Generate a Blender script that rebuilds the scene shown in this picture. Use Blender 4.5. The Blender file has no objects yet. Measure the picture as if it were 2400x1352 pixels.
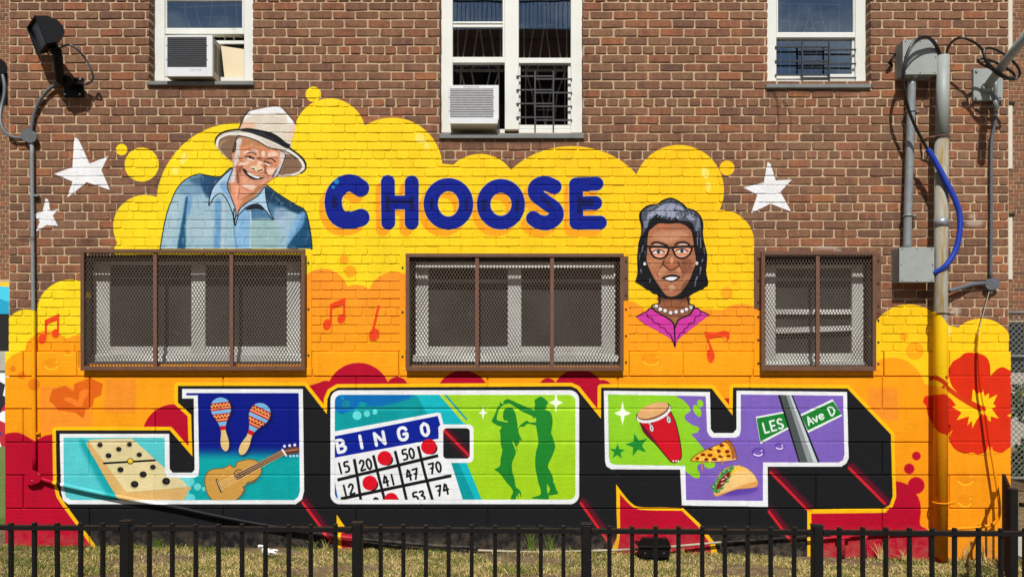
import bpy, math, random
import numpy as np
from mathutils import Vector

# ---------------------------------------------------------------- camera, light
S = 0.00385          # metres per photo pixel on the wall plane
DIST = 7.1           # camera to wall
HORY = 855.0         # photo row of the horizon
ZC = (1275-HORY)*S   # eye height
scene = bpy.context.scene
col = scene.collection
cam_d = bpy.data.cameras.new('camera'); cam = bpy.data.objects.new('camera', cam_d); col.objects.link(cam)
cam.location = (0, -DIST, ZC); cam.rotation_euler = (math.radians(90), 0, 0)
cam_d.sensor_width = 36; cam_d.lens = 36*(DIST/S)/2400; cam_d.shift_y = (HORY-676)/2400
cam_d.clip_start = .05; cam_d.clip_end = 900
scene.camera = cam
SUN_EL, SUN_AZ = 50.0, 2.5
sun_d = bpy.data.lights.new('sun', 'SUN'); sun = bpy.data.objects.new('sun', sun_d); col.objects.link(sun)
sun_d.energy = 4.9; sun_d.angle = math.radians(.5); sun_d.color = (1, .955, .88)
sun.rotation_euler = (math.radians(90-SUN_EL), 0, math.radians(-SUN_AZ)); sun.location = (-2, -12, 14)
world = bpy.data.worlds.new('World'); scene.world = world; world.use_nodes = True
wn = world.node_tree; wn.nodes.clear()
w_out = wn.nodes.new('ShaderNodeOutputWorld'); w_bg = wn.nodes.new('ShaderNodeBackground')
w_sky = wn.nodes.new('ShaderNodeTexSky'); w_sky.sky_type = 'NISHITA'; w_sky.sun_disc = False; w_sky.ozone_density = 2.5; w_sky.dust_density = .6
w_sky.sun_elevation = math.radians(SUN_EL); w_sky.sun_rotation = math.radians(180+SUN_AZ)
w_tc = wn.nodes.new('ShaderNodeTexCoord'); w_map = wn.nodes.new('ShaderNodeMapping'); w_map.inputs['Scale'].default_value = (1, 1, 2.4); w_map.inputs['Location'].default_value = (.37, 1.2, .4)
w_no = wn.nodes.new('ShaderNodeTexNoise'); w_no.inputs['Scale'].default_value = 4.2; w_no.inputs['Detail'].default_value = 7; w_no.inputs['Roughness'].default_value = .58
w_rp = wn.nodes.new('ShaderNodeValToRGB'); w_rp.color_ramp.elements[0].position = .5; w_rp.color_ramp.elements[1].position = .7
w_mx = wn.nodes.new('ShaderNodeMix'); w_mx.data_type = 'RGBA'; w_mx.inputs['B'].default_value = (12, 12.4, 13, 1)
wn.links.new(w_tc.outputs['Generated'], w_map.inputs['Vector']); wn.links.new(w_map.outputs[0], w_no.inputs['Vector'])
wn.links.new(w_no.outputs['Fac'], w_rp.inputs[0]); wn.links.new(w_rp.outputs[0], w_mx.inputs['Factor']); wn.links.new(w_sky.outputs[0], w_mx.inputs['A'])
wn.links.new(w_mx.outputs['Result'], w_bg.inputs['Color']); wn.links.new(w_bg.outputs[0], w_out.inputs[0])
w_bg.inputs['Strength'].default_value = .052
vs = scene.view_settings; vs.view_transform = 'Standard'; vs.look = 'None'; vs.gamma = 1; vs.exposure = .16; vs.use_curve_mapping = False
scene.cycles.use_adaptive_sampling = True; scene.cycles.adaptive_threshold = .02; scene.cycles.max_bounces = 5; scene.cycles.transparent_max_bounces = 16
random.seed(11); rng = np.random.default_rng(11)

def W(px, py, d=0.0):
    """photo pixel -> world point that stands d metres in front of the wall plane"""
    k = S*(DIST-d)/DIST
    return Vector(((px-1200)*k, -d, ZC+(HORY-py)*k))
def X(px, d=0.0): return (px-1200)*S*(DIST-d)/DIST
def Zp(py, d=0.0): return ZC+(HORY-py)*S*(DIST-d)/DIST
# ----------------------------------------------------------------------------
# the mural: drawn here as vector shapes (photo-pixel units on the wall plane)
# into a generated paint map; nothing is read from disk
# ----------------------------------------------------------------------------
MX0, MY0, MX1, MY1, MSC = 0.0, 180.0, 2400.0, 1330.0, 1.5
MW, MH = int((MX1-MX0)*MSC), int((MY1-MY0)*MSC)
m_rgb = np.zeros((MH, MW, 3), np.float32)
m_a = np.zeros((MH, MW), np.float32)
SUB = 3

def spl(pts, closed=True, n=6):
    """Catmull-Rom through pts; a third value marks a sharp corner."""
    P = [tuple(p[:2]) for p in pts]
    C = [len(p) > 2 for p in pts]
    N = len(P); out = []
    for i in range(N if closed else N-1):
        p1, p2 = P[i], P[(i+1) % N]
        p0 = P[(i-1) % N] if (closed or i > 0) and not C[i] else p1
        p3 = P[(i+2) % N] if (closed or i+2 < N) and not C[(i+1) % N] else p2
        for k in range(n):
            t = k/n; t2 = t*t; t3 = t2*t
            out.append(tuple(.5*((2*p1[j])+(-p0[j]+p2[j])*t+(2*p0[j]-5*p1[j]+4*p2[j]-p3[j])*t2
                       + (-p0[j]+3*p1[j]-3*p2[j]+p3[j])*t3) for j in (0, 1)))
    if not closed: out.append(P[-1])
    return out

def Z(ox, oy, s, pts):
    return [(ox+p[0]/s, oy+p[1]/s)+tuple(p[2:]) for p in pts]

def circ(x, y, r, ry=None, rot=0, n=0):
    n = n or (96 if r > 45 else 40)
    ry = r if ry is None else ry
    c, s = math.cos(math.radians(rot)), math.sin(math.radians(rot))
    return [(x+r*math.cos(t)*c-ry*math.sin(t)*s, y+r*math.cos(t)*s+ry*math.sin(t)*c)
            for t in [2*math.pi*k/n for k in range(n)]]

def area(p):
    a = np.asarray(p); b = np.roll(a, -1, 0)
    return .5*float((a[:, 0]*b[:, 1]-b[:, 0]*a[:, 1]).sum())

def orient(p): return p if area(p) > 0 else p[::-1]

def strokes(pts, w, closed=False, cap=True, w2=None):
    """contours of a round-joined stroke, all same orientation (union)"""
    out = []; N = len(pts)
    M = N if closed else N-1
    for i in range(M):
        a, b = pts[i], pts[(i+1) % N]
        wa = w if w2 is None else w+(w2-w)*i/max(1, M)
        wb = w if w2 is None else w+(w2-w)*(i+1)/max(1, M)
        dx, dy = b[0]-a[0], b[1]-a[1]; L = math.hypot(dx, dy)
        if L < 1e-6: continue
        nx, ny = -dy/L/2, dx/L/2
        out.append(orient([(a[0]+nx*wa, a[1]+ny*wa), (b[0]+nx*wb, b[1]+ny*wb), (b[0]-nx*wb, b[1]-ny*wb), (a[0]-nx*wa, a[1]-ny*wa)]))
        if i > 0 or closed or cap: out.append(orient(circ(a[0], a[1], wa/2, n=28 if wa > 14 else 12)))
        if i == M-1 and not closed and cap: out.append(orient(circ(b[0], b[1], wb/2, n=28 if wb > 14 else 12)))
    return out

def box1(m, r, ax):
    if r < 1: return m
    p = np.pad(m, [(r+1, r) if k == ax else (0, 0) for k in (0, 1)], mode='edge')
    c = np.cumsum(p, axis=ax, dtype=np.float64)
    n = m.shape[ax]; w = 2*r+1
    s1 = [slice(None)]*2; s0 = [slice(None)]*2
    s1[ax] = slice(w, w+n); s0[ax] = slice(0, n)
    return ((c[tuple(s1)]-c[tuple(s0)])/w).astype(np.float32)

def blur(m, r):
    r = int(round(r*MSC*.6))
    for _ in range(2):
        m = box1(box1(m, r, 0), r, 1)
    return m

def cover(contours, soft=0):
    """anti-aliased winding coverage of closed contours -> (x0, y0, mask)"""
    if contours and not isinstance(contours[0][0], (tuple, list)): contours = [contours]
    E = []
    for c in contours:
        a = (np.asarray([q[:2] for q in c], np.float64)-(MX0, MY0))*MSC
        E.append(np.concatenate([a, np.roll(a, -1, 0)], 1))
    E = np.concatenate(E, 0)
    pad = soft*MSC*2.5+2
    x0 = max(0, int(math.floor(E[:, [0, 2]].min()-pad))); x1 = min(MW, int(math.ceil(E[:, [0, 2]].max()+pad))+1)
    y0 = max(0, int(math.floor(E[:, [1, 3]].min()-pad))); y1 = min(MH, int(math.ceil(E[:, [1, 3]].max()+pad))+1)
    w, h = x1-x0, y1-y0
    if w <= 0 or h <= 0: return 0, 0, np.zeros((0, 0), np.float32)
    D = np.zeros((h*SUB, w+3), np.float64)
    E = E-(x0, y0, x0, y0); E[:, [1, 3]] *= SUB
    up = E[:, 1] < E[:, 3]
    sg = np.where(up, 1.0, -1.0)
    ya = np.minimum(E[:, 1], E[:, 3]); yb = np.maximum(E[:, 1], E[:, 3])
    r0 = np.clip(np.ceil(ya-.5), 0, h*SUB).astype(int); r1 = np.clip(np.ceil(yb-.5), 0, h*SUB).astype(int)
    cnt = np.maximum(r1-r0, 0); tot = int(cnt.sum())
    if tot:
        idx = np.repeat(np.arange(len(E)), cnt)
        off = np.arange(tot)-np.repeat(np.cumsum(cnt)-cnt, cnt)
        rows = r0[idx]+off
        t = (rows+.5-E[idx, 1])/(E[idx, 3]-E[idx, 1])
        xs = np.clip(E[idx, 0]+t*(E[idx, 2]-E[idx, 0]), 0, w)
        fl = np.floor(xs).astype(int); fr = xs-fl
        np.add.at(D, (rows, fl), sg[idx]*(1-fr)); np.add.at(D, (rows, fl+1), sg[idx]*fr)
    m = np.clip(np.abs(np.cumsum(D, 1))[:, :w], 0, 1).reshape(h, SUB, w).mean(1).astype(np.float32)
    if soft: m = blur(m, soft)
    return x0, y0, m

CLIP = []
def paint(contours, col, op=1.0, soft=0, pa=1.0):
    x0, y0, m = cover(contours, soft)
    if m.size == 0: return
    h, w = m.shape
    m = m*op
    for (cx, cy, cm) in CLIP:
        k = np.zeros_like(m)
        ax0, ay0 = max(x0, cx), max(y0, cy); ax1, ay1 = min(x0+w, cx+cm.shape[1]), min(y0+h, cy+cm.shape[0])
        if ax1 > ax0 and ay1 > ay0:
            k[ay0-y0:ay1-y0, ax0-x0:ax1-x0] = cm[ay0-cy:ay1-cy, ax0-cx:ax1-cx]
        m = m*k
    if callable(col):
        yy, xx = np.mgrid[y0:y0+h, x0:x0+w].astype(np.float32)
        c = col(xx/MSC+MX0, yy/MSC+MY0)/255.0
    else:
        c = np.array(col, np.float32)/255.0
    R = m_rgb[y0:y0+h, x0:x0+w]; A = m_a[y0:y0+h, x0:x0+w]
    na = m+A*(1-m)
    mm = np.where(na > 1e-4, m/np.maximum(na, 1e-4), 0)[..., None]
    R += (c-R)*mm
    A[:] = np.maximum(A, na*pa) if pa < 1 else na

def pp(pts, col, op=1, soft=0, smooth=True): paint(spl(pts) if smooth else [p[:2] for p in pts], col, op, soft)
def ln(pts, w, col, op=1, soft=0, smooth=True, closed=False, cap=True, w2=None):
    paint(strokes(spl(pts, closed) if smooth else [p[:2] for p in pts], w, closed, cap, w2), col, op, soft)
def dot(x, y, r, col, op=1, soft=0, ry=None, rot=0): paint(circ(x, y, r, ry, rot), col, op, soft)
def grad(c0, c1, y0, y1, axis=1):
    c0 = np.array(c0, np.float32); c1 = np.array(c1, np.float32)
    def f(x, y):
        t = np.clip(((y if axis else x)-y0)/(y1-y0), 0, 1)[..., None]
        t = t*t*(3-2*t)
        return c0+(c1-c0)*t
    return f
def union(*cs): return [orient(c) for c in cs]
def clip(contours): CLIP.append(cover(contours))
def unclip(): CLIP.pop()
def rrect(x0, y0, x1, y1, r, sk=0):
    o = []
    for cx, cy, a in ((x1-r, y0+r, -90), (x1-r, y1-r, 0), (x0+r, y1-r, 90), (x0+r, y0+r, 180)):
        for k in range(7):
            t = math.radians(a+15*k); o.append((cx+r*math.cos(t), cy+r*math.sin(t)))
    return o
def star4(x, y, rx, ry, k=.23):
    o = []
    for i in range(8):
        t = math.pi/4*i
        f = 1 if i % 2 == 0 else k*1.45
        o.append((x+rx*f*math.cos(t), y+ry*f*math.sin(t)))
    return o

SHAPES = {}        # outlines reused for the painted figures' own objects

YEL, ORA, CRI = (251, 213, 22), (249, 158, 20), (182, 4, 44)
WHT, BLK, OUT = (233, 237, 243), (24, 25, 29), (250, 192, 12)

def draw_background():
    # yellow cloud
    cl = union(circ(340, 532, 75), circ(560, 482, 194), circ(773, 315, 84), circ(919, 394, 118), circ(1125, 450, 89),
               circ(1340, 503, 188, 160), circ(1591, 446, 106), circ(1690, 570, 78), circ(734, 221, 18), circ(285, 351, 13.5),
               circ(332, 386, 40), [(655, 330), (694, 300), (740, 300), (740, 410), (655, 410)], circ(1704, 394, 17.5), circ(330, 610, 62),
               [(268, 580), (300, 530), (400, 460), (560, 400), (850, 320), (1000, 380), (1484, 430), (1690, 492), (1767, 575), (1767, 890), (268, 890)],
               circ(165, 735, 80), circ(62, 776, 51), [(12, 772), (140, 700), (230, 655), (230, 900), (12, 900)],
               circ(2130, 806, 93), circ(2300, 824, 78), [(2040, 770), (2130, 740), (2240, 766), (2300, 780), (2376, 800), (2376, 930), (2040, 930)],
               [(0, 821), (2400, 824), (2400, 930), (0, 930)])
    paint(cl, lambda x, y: grad((250, 219, 30), (252, 203, 22), 500, 1700, 0)(x, y))
    for (x, y, rx, ry, r) in ((430, 372, 8, 15, 25), (411, 401, 8, 9, 0), (985, 325, 13, 11, 30), (1001, 342, 7, 8, 0), (1653, 405, 9, 14, -15), (1660, 438, 6, 12, 0), (2222, 772, 7, 16, -15)):
        dot(x, y, rx, (250, 232, 130), .75, 1.5, ry, r)
    # orange lobes
    of = grad((250, 152, 38), (250, 164, 16), 640, 900)
    paint(union(circ(757, 690, 60), circ(925, 701, 64), circ(835, 711, 44), [(700, 690), (960, 690), (960, 890), (700, 890)]), of, .97, .7)
    dot(806, 608, 11, (252, 165, 20), .95, .7); dot(821, 636, 14, (252, 165, 20), .95, .7)
    paint(union(circ(1468, 755, 50), circ(1736, 776, 64), [(1440, 728), (1500, 727), (1560, 724), (1690, 726), (1800, 728), (1800, 890), (1440, 890)]), of, .97, .7)
    dot(1722, 662, 7, (250, 175, 30), .8, 1.5); dot(1703, 687, 15, (250, 170, 25), .9, 1)
    paint(union(circ(112, 828, 54), circ(190, 838, 54), circ(155, 850, 58)), (248, 160, 16), 1, .7)
    paint(union(circ(70, 890, 70), [(70, 822), (1800, 822), (1800, 950), (0, 960), (0, 905), (20, 850)]), grad((250, 165, 18), (246, 156, 14), 820, 930), 1, .6)
    paint(union(circ(2090, 916, 78), [(1760, 860), (2040, 845), (2092, 850), (2165, 916), (2165, 1000), (1760, 1000)]), (249, 160, 18), 1, .6)
    dot(2119, 789, 10, (249, 170, 16)); dot(2144, 822, 21, (249, 170, 16))
    # lower orange wall
    x = [(0, 912), (2162, 898), (2190, 905), (2400, 905), (2400, 1330), (0, 1330)]
    paint(x, grad((249, 160, 16), (243, 152, 14), 900, 1200), 1, 0)
    paint([(2225, 900), (2400, 900), (2400, 1045), (2225, 1045)], grad((252, 202, 14), (246, 158, 14), 915, 1040), 1, 9)
    # pale squares, hearts, dots, drops
    for r in ((95, 906, 217, 1012), (245, 887, 318, 967), (2035, 908, 2104, 985)):
        paint([(r[0], r[1]), (r[2], r[1]), (r[2], r[3]), (r[0], r[3])], (240, 138, 50), .62, 1.0)
    pp([(115, 938, 1), (122, 913, 1), (153, 903, 1), (173, 917, 1), (174, 899, 1), (211, 885, 1), (241, 899, 1), (237, 926, 1), (221, 933, 1), (217, 952, 1), (208, 955, 1), (201, 958, 1), (195, 981, 1), (178, 967, 1), (155, 963, 1), (136, 962, 1), (128, 950, 1)], (218, 96, 16), .95, .6)
    pp([(150, 938, 1), (153, 930, 1), (168, 931, 1), (184, 941, 1), (187, 918, 1), (200, 910, 1), (208, 914, 1), (206, 926, 1), (196, 936, 1), (193, 953, 1), (180, 953, 1), (166, 944, 1)], (240, 130, 40), .9, .6)
    for (x, y, r) in ((30, 864, 7), (51, 880, 9), (80, 901, 14)): dot(x, y, r, (228, 120, 14), .85, .8)
    for (x, y, rx, ry, r) in ((120, 853, 20, 14, 0), (160, 826, 12, 8, 0), (1526, 842, 24, 15, 10), (2263, 1122, 23, 16, 10), (2262, 1174, 18, 15, 15)):
        dot(x, y, rx, (228, 132, 10), .45, 2, ry, r)
        ln([(x-rx*.8, y+ry*.3), (x-rx*.3, y+ry*.82), (x+rx*.35, y+ry*.8), (x+rx*.75, y+ry*.35)], 3.2, (255, 205, 40), .9, .8)
        dot(x+rx*.62, y-ry*.35, 2.4, (255, 205, 60), .8, .7)
    # crimson lobes
    paint(union(spl([(0, 1030, 1), (10, 1018), (37, 1013), (58, 1020), (82, 1034, 1), (92, 1027), (108, 1020), (126, 1018), (135, 1020, 1), (160, 1190, 1), (240, 1330, 1), (0, 1330, 1)])), CRI, 1, .6)
    paint(union(circ(840, 925, 75), circ(931, 909, 26), circ(764, 918, 26), [(724, 904), (760, 893), (800, 900), (765, 912), (757, 962)], [(760, 905), (960, 898), (960, 930), (760, 930)]), CRI, 1, .5)
    paint(union(circ(1085, 932, 64)), CRI, 1, .5)
    paint(union(circ(1356, 927, 62), circ(1284, 906, 20), circ(1412, 913, 23), [(1340, 900), (1410, 893), (1412, 985)]), CRI, 1, .5)
    paint(union(circ(408, 1021, 74), [(400, 950), (460, 990), (460, 1060), (400, 1000)]), CRI, 1, .5)
    paint([(1690, 933), (1720, 933), (1720, 962), (1700, 950)], (200, 30, 20), 1, .5)
    paint(union(circ(2147, 1137, 19.5), spl([(2080, 1130), (2098, 1127), (2122, 1133), (2140, 1148), (2154, 1170), (2158, 1195), (2156, 1228), (2172, 1240), (2184, 1262), (2187, 1300), (2200, 1330), (1880, 1330), (1880, 1180), (2080, 1180)])), CRI, 1, .6)
    dot(2148, 1068, 10, CRI, 1, 1.2); dot(2131, 1098, 12, CRI, 1, .6)

BLACK_POLY = [(417, 904), (714, 904), (766, 970), (767.5, 935), (775, 918), (792, 908), (1338, 905), (1352, 911), (1408.5, 981), (1409, 908), (1668, 910),
              (1717, 973), (1718, 908), (1986, 910), (2088, 1018), (2092, 1162), (2085, 1182), (2070, 1191), (1893, 1193), (1893, 1330), (240, 1330),
              (222, 1274), (155, 1183), (140, 1160), (133, 1130), (131, 1008), (398, 1008), (451, 1069), (448, 971), (417, 943)]
J_OUT = [(427, 911), (710, 911), (713, 1150), (708, 1170), (693, 1181), (160, 1181), (148, 1172), (143, 1150), (140, 1016), (397, 1016), (398, 1098), (405, 1107), (450, 1107), (456, 1100), (454, 934), (427, 934)]
J_IN = [(437, 921), (700, 921), (703, 1150), (699, 1163), (690, 1171), (168, 1171), (155, 1164), (150, 1145), (149, 1025), (386, 1025), (387, 1105), (392, 1117), (400, 1119), (455, 1119), (465, 1114), (467, 1095), (464, 926), (437, 926)]
O_OUT = rrect(774.5, 914, 1357.5, 1181, 22)
O_IN = rrect(785, 925, 1348.5, 1170, 15)
Y_OUT = [(1415, 915), (1664, 918), (1666, 1005), (1673, 1014), (1718, 1014), (1726, 1005), (1726, 915), (1985, 918), (1989, 1073), (1984, 1085), (1972, 1093), (1799, 1093), (1800, 1187), (1598, 1184), (1594, 1100), (1432, 1099), (1421, 1092), (1418, 1080)]
Y_IN = [(1425, 924), (1654, 928), (1657, 1010), (1662, 1020), (1670, 1025), (1724, 1025), (1733, 1020), (1736, 1008), (1736, 924), (1976, 927), (1979, 1065), (1975, 1078), (1965, 1083), (1788, 1083), (1788, 1173), (1608, 1171), (1606, 1091), (1440, 1088), (1430, 1083), (1427, 1070)]

def mottle(shape, cols, n, seed, size=(3, 9), op=.35, soft=1.2, ang=None):
    """loose brush dabs kept inside a painted shape"""
    R = random.Random(seed); q = np.asarray(shape); (x0, y0), (x1, y1) = q.min(0), q.max(0)
    clip(shape)
    for i in range(n):
        x, y = R.uniform(x0, x1), R.uniform(y0, y1); a = math.radians(R.uniform(0, 180) if ang is None else R.gauss(ang, 22)); L = R.uniform(*size)
        ln([(x-L*math.cos(a), y-L*math.sin(a)), (x, y+R.uniform(-1, 1)), (x+L*math.cos(a), y+L*math.sin(a))], R.uniform(1.5, 4.5), R.choice(cols), op*R.uniform(.5, 1), soft, w2=1)
    unclip()

def glow(a, b):
    n = 1 if a[0] < b[0] else -1
    paint(strokes([(a[0]+5, a[1]-5), (b[0]+5, b[1]-5)], 15), (170, 0, 45), .5, 6)
    paint(strokes([a, b], 6), (222, 36, 44), .95, .8)

def draw_letters():
    paint(strokes(BLACK_POLY, 17, True), OUT)
    paint([(780, 1195), (790, 1206), (816, 1240), (826, 1290), (790, 1290), (789, 1210)], OUT)
    paint(BLACK_POLY, BLK)
    # yellow edged crimson wedges that cut into the black
    w1 = spl([(1444, 1134, 1), (1462, 1158), (1480, 1178), (1500, 1187), (1560, 1188), (1601, 1190, 1), (1640, 1226, 1), (1676, 1272, 1), (1690, 1330, 1), (1430, 1330, 1), (1436, 1280), (1446, 1255), (1445, 1200)])
    paint(w1, OUT)
    paint(spl([(1453, 1157, 1), (1472, 1178), (1490, 1191), (1520, 1195), (1598, 1196, 1), (1636, 1233, 1), (1664, 1272, 1), (1670, 1330, 1), (1440, 1330, 1), (1452, 1262), (1453, 1200)]), CRI)
    paint([(789, 1205), (813, 1240), (820, 1285), (789, 1285)], OUT); paint([(800, 1240), (826, 1240), (832, 1330), (800, 1330)], CRI)
    paint([(1893, 1193), (2072, 1193), (2080, 1199), (2072, 1201), (1901, 1203), (1900, 1330), (1892, 1330)], OUT)
    for a, b in (((709, 1177), (778, 1270)), ((1361, 1178), (1430, 1275)), ((1806, 1106), (1892, 1194)), ((1990, 1096), (2074, 1180)), ((1802, 1198), (1856, 1270))):
        glow(a, b)
    paint([(1892, 1193), (1901, 1200), (1901, 1330), (1892, 1330)], OUT)
    for o in (J_OUT, O_OUT, Y_OUT): paint(o, WHT)

def draw_J():
    clip(J_IN)
    paint([(100, 1000), (480, 1000), (480, 1200), (100, 1200)], (84, 198, 206))
    paint([(452, 900), (720, 900), (720, 1200), (440, 1200), (446, 1110)], grad((0, 18, 130), (0, 162, 166), 1040, 1080))
    paint([(430, 905), (720, 905), (720, 1000), (430, 1000)], (0, 20, 132))
    # pale bubbles where the two teals meet
    paint(union(circ(438, 1128, 18, 14), circ(446, 1166, 12, 10), circ(430, 1150, 14)), (110, 213, 220), .9, .6)
    dot(463, 1140, 8.5, (110, 213, 220), .95, .5); dot(478, 1145, 5, (110, 213, 220), .9, .5)
    # domino
    pp([(190, 1045), (205, 1040), (300, 1160), (280, 1180), (258, 1172)], (0, 150, 160), .75, 7)
    pp([(205, 1046), (208, 1033), (216, 1031, 1), (297, 1152, 1), (438, 1140), (440, 1152), (434, 1167), (424, 1173, 1), (282, 1173, 1), (258, 1138), (225, 1080)], (214, 174, 108))
    pp([(208, 1033, 1), (222, 1029), (300, 1027), (314, 1031), (388, 1097), (424, 1122), (436, 1134), (438, 1141, 1), (297, 1153, 1)], (222, 208, 158))
    ln([(300, 1153), (370, 1148), (437, 1141)], 2, (190, 160, 100), .6, 1)
    for (x, y, r) in ((235, 1042, 6), (304, 1041, 5.7), (279, 1052, 6), (255, 1067, 6.5), (327, 1065, 6), (283, 1100, 7), (359, 1094, 6.3), (336, 1111, 8), (316, 1134, 8.7), (390, 1127, 9)):
        dot(x-1, y+1, r+1.5, (150, 140, 110), .5, 1.5); dot(x, y, r, (16, 16, 18), 1, 0, r*.88); dot(x+.6, y-.8, r*.45, (70, 70, 70), .6, 1)
    ln([(244, 1085), (363, 1078)], 4.6, (16, 16, 18), smooth=False)
    dot(306, 1080, 7.5, (40, 30, 0)); dot(306, 1079.5, 6, (225, 190, 30)); dot(305, 1078, 3, (250, 225, 90), .8, .8)
    # maracas
    def maraca(tx, ty, bx, by, k):
        L = math.hypot(bx-tx, by-ty); ux, uy = (bx-tx)/L, (by-ty)/L; vx, vy = uy, -ux   # v points to the right when u points down
        def T(pts): return [(tx+ux*p[1]*k+vx*p[0]*k, ty+uy*p[1]*k+vy*p[0]*k)+tuple(p[2:]) for p in pts]
        full = [(0, -1), (13, 3), (21, 12), (23.5, 26), (20.5, 39), (13, 52), (8, 64), (6, 75), (7, 84), (10, 100), (9.5, 115), (5, 124), (-2, 125), (-8, 117), (-9.5, 102), (-6, 84), (-6, 75), (-8, 64), (-13, 52), (-20.5, 39), (-23.5, 26), (-21, 12), (-13, 3)]
        paint(spl(T([(x*1.25+3, y+3) for x, y in full])), (0, 8, 60), .55, 5)
        paint(spl(T(full)), (220, 190, 128))
        clip(spl(T(full)))
        paint(T([(-30, -5), (30, -5), (30, 66), (-30, 66)]), (118, 180, 228))
        for (y0, y1) in ((11, 29), (37, 56)):
            paint(T([(-30, y0), (30, y0), (30, y1), (-30, y1)]), (170, 36, 26))
            ln(T([(-24+i*4, y0+(9 if i % 2 else 3)) for i in range(13)]), 2.1, (245, 190, 110), smooth=False)
            ln(T([(-30, y1-5), (30, y1-5)]), 3.2, (246, 166, 110), smooth=False)
        paint(T([(-30, 66), (30, 66), (30, 75.5), (-30, 75.5)]), (200, 18, 30))
        unclip()
        return spl(T(full))
    SHAPES['maraca1'] = maraca(515, 932, 529, 1058, 1.0)
    SHAPES['maraca2'] = maraca(620, 947, 563, 1066, 1.04)
    # guitar
    g = [(480, 1130), (482, 1114), (490, 1103), (505, 1098), (524, 1096), (540, 1088, 1), (546, 1094), (552, 1093), (555, 1083, 1), (570, 1078), (590, 1076), (604, 1081), (612, 1092), (613, 1104), (606, 1118), (592, 1127), (580, 1130), (577, 1136), (570, 1140), (573, 1150), (562, 1164), (552, 1172, 1), (498, 1172, 1), (486, 1155)]
    pp([(p[0]+5, p[1]+6) for p in g], (0, 90, 100), .3, 5)
    pp(g, (200, 152, 72)); ln(g, 2, (110, 66, 30), .8, .5, closed=True)
    pp([(604, 1118), (612, 1104), (600, 1128), (580, 1138), (572, 1152), (562, 1166), (575, 1142)], (120, 78, 60), .8, 1)
    paint(strokes(circ(560, 1110, 10.5), 1.6, True), (70, 40, 20)); dot(561, 1110, 6.5, (120, 78, 36), .8, .6)
    paint([(548, 1114), (664, 1051), (673, 1063), (556, 1124)], (84, 50, 34))
    for k, c in enumerate(((235, 205, 160), (235, 205, 160), (225, 190, 150), (235, 205, 160))):
        ln([(513+k*1.6, 1131+k*5.2), (665+k*2, 1053+k*3)], 1.3, c, .9, smooth=False)
    ln([(508, 1124), (519, 1151)], 5, (60, 36, 20), smooth=False); ln([(509, 1125), (520, 1150)], 1.6, (230, 215, 190), smooth=False)
    pp([(663, 1053, 1), (680, 1048), (697, 1046), (703, 1051), (701, 1060), (688, 1063), (672, 1066, 1)], (112, 60, 46))
    ln([(668, 1057), (698, 1052)], 1.4, (210, 170, 140), smooth=False); ln([(670, 1061), (698, 1058)], 1.2, (60, 30, 24), smooth=False)
    ln([(662, 1053), (671, 1067)], 4.4, (235, 235, 230), smooth=False)
    for k in range(3): dot(667+k*12, 1045-k*1.5, 3.4, WHT); dot(681+k*8, 1068-k*.3, 2.8, (190, 225, 235))
    unclip()

GLYPH = {  # unit strokes, y down, 0..1
 'B': [[(.05, 0), (.05, 1)], [(.05, 0), (.55, .02), (.8, .22), (.55, .46), (.05, .48)], [(.05, .48), (.65, .5), (.95, .74), (.65, .99), (.05, 1)]],
 'I': [[(.5, 0), (.5, 1)]], 'N': [[(.05, 1), (.05, 0), (.95, 1), (.95, 0)]],
 'G': [[(.95, .2), (.75, .02), (.3, .02), (.05, .25), (.05, .75), (.3, .98), (.72, .98), (.95, .78), (.95, .55), (.6, .55)]],
 'O': [[(.5, 0), (.1, .2), (.05, .5), (.1, .8), (.5, 1), (.9, .8), (.95, .5), (.9, .2), (.5, 0)]],
 'L': [[(.05, 0), (.05, 1), (.85, 1)]], 'E': [[(.9, 0), (.05, 0), (.05, 1), (.9, 1)], [(.05, .5), (.75, .5)]],
 'S': [[(.9, .12), (.5, 0), (.12, .15), (.15, .4), (.8, .6), (.9, .82), (.5, 1), (.05, .88)]],
 'A': [[(.02, 1), (.5, 0), (.98, 1)], [(.2, .65), (.8, .65)]], 'v': [[(.05, .4), (.5, 1), (.95, .4)]],
 'e': [[(.1, .7), (.9, .62), (.75, .42), (.35, .42), (.1, .7), (.35, 1), (.9, .9)]],
 'D': [[(.05, 0), (.05, 1), (.5, .98), (.92, .7), (.92, .3), (.5, .02), (.05, 0)]],
 '1': [[(.5, 0), (.55, 1)]], '5': [[(.9, .02), (.2, .05), (.15, .42), (.6, .4), (.92, .65), (.7, .95), (.1, .98)]],
 '2': [[(.08, .25), (.4, .02), (.8, .1), (.82, .38), (.1, .98), (.95, .95)]],
 '0': [[(.5, .02), (.15, .2), (.08, .55), (.3, .95), (.65, .97), (.92, .6), (.85, .2), (.5, .02)]],
 '4': [[(.45, 0), (.05, .62), (.98, .55)], [(.72, .1), (.72, 1)]], '7': [[(.05, .06), (.95, .03), (.35, 1)], [(.3, .5), (.75, .47)]],
 '3': [[(.1, .08), (.7, .05), (.75, .3), (.35, .45), (.85, .6), (.75, .92), (.1, .98)]],
}
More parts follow.
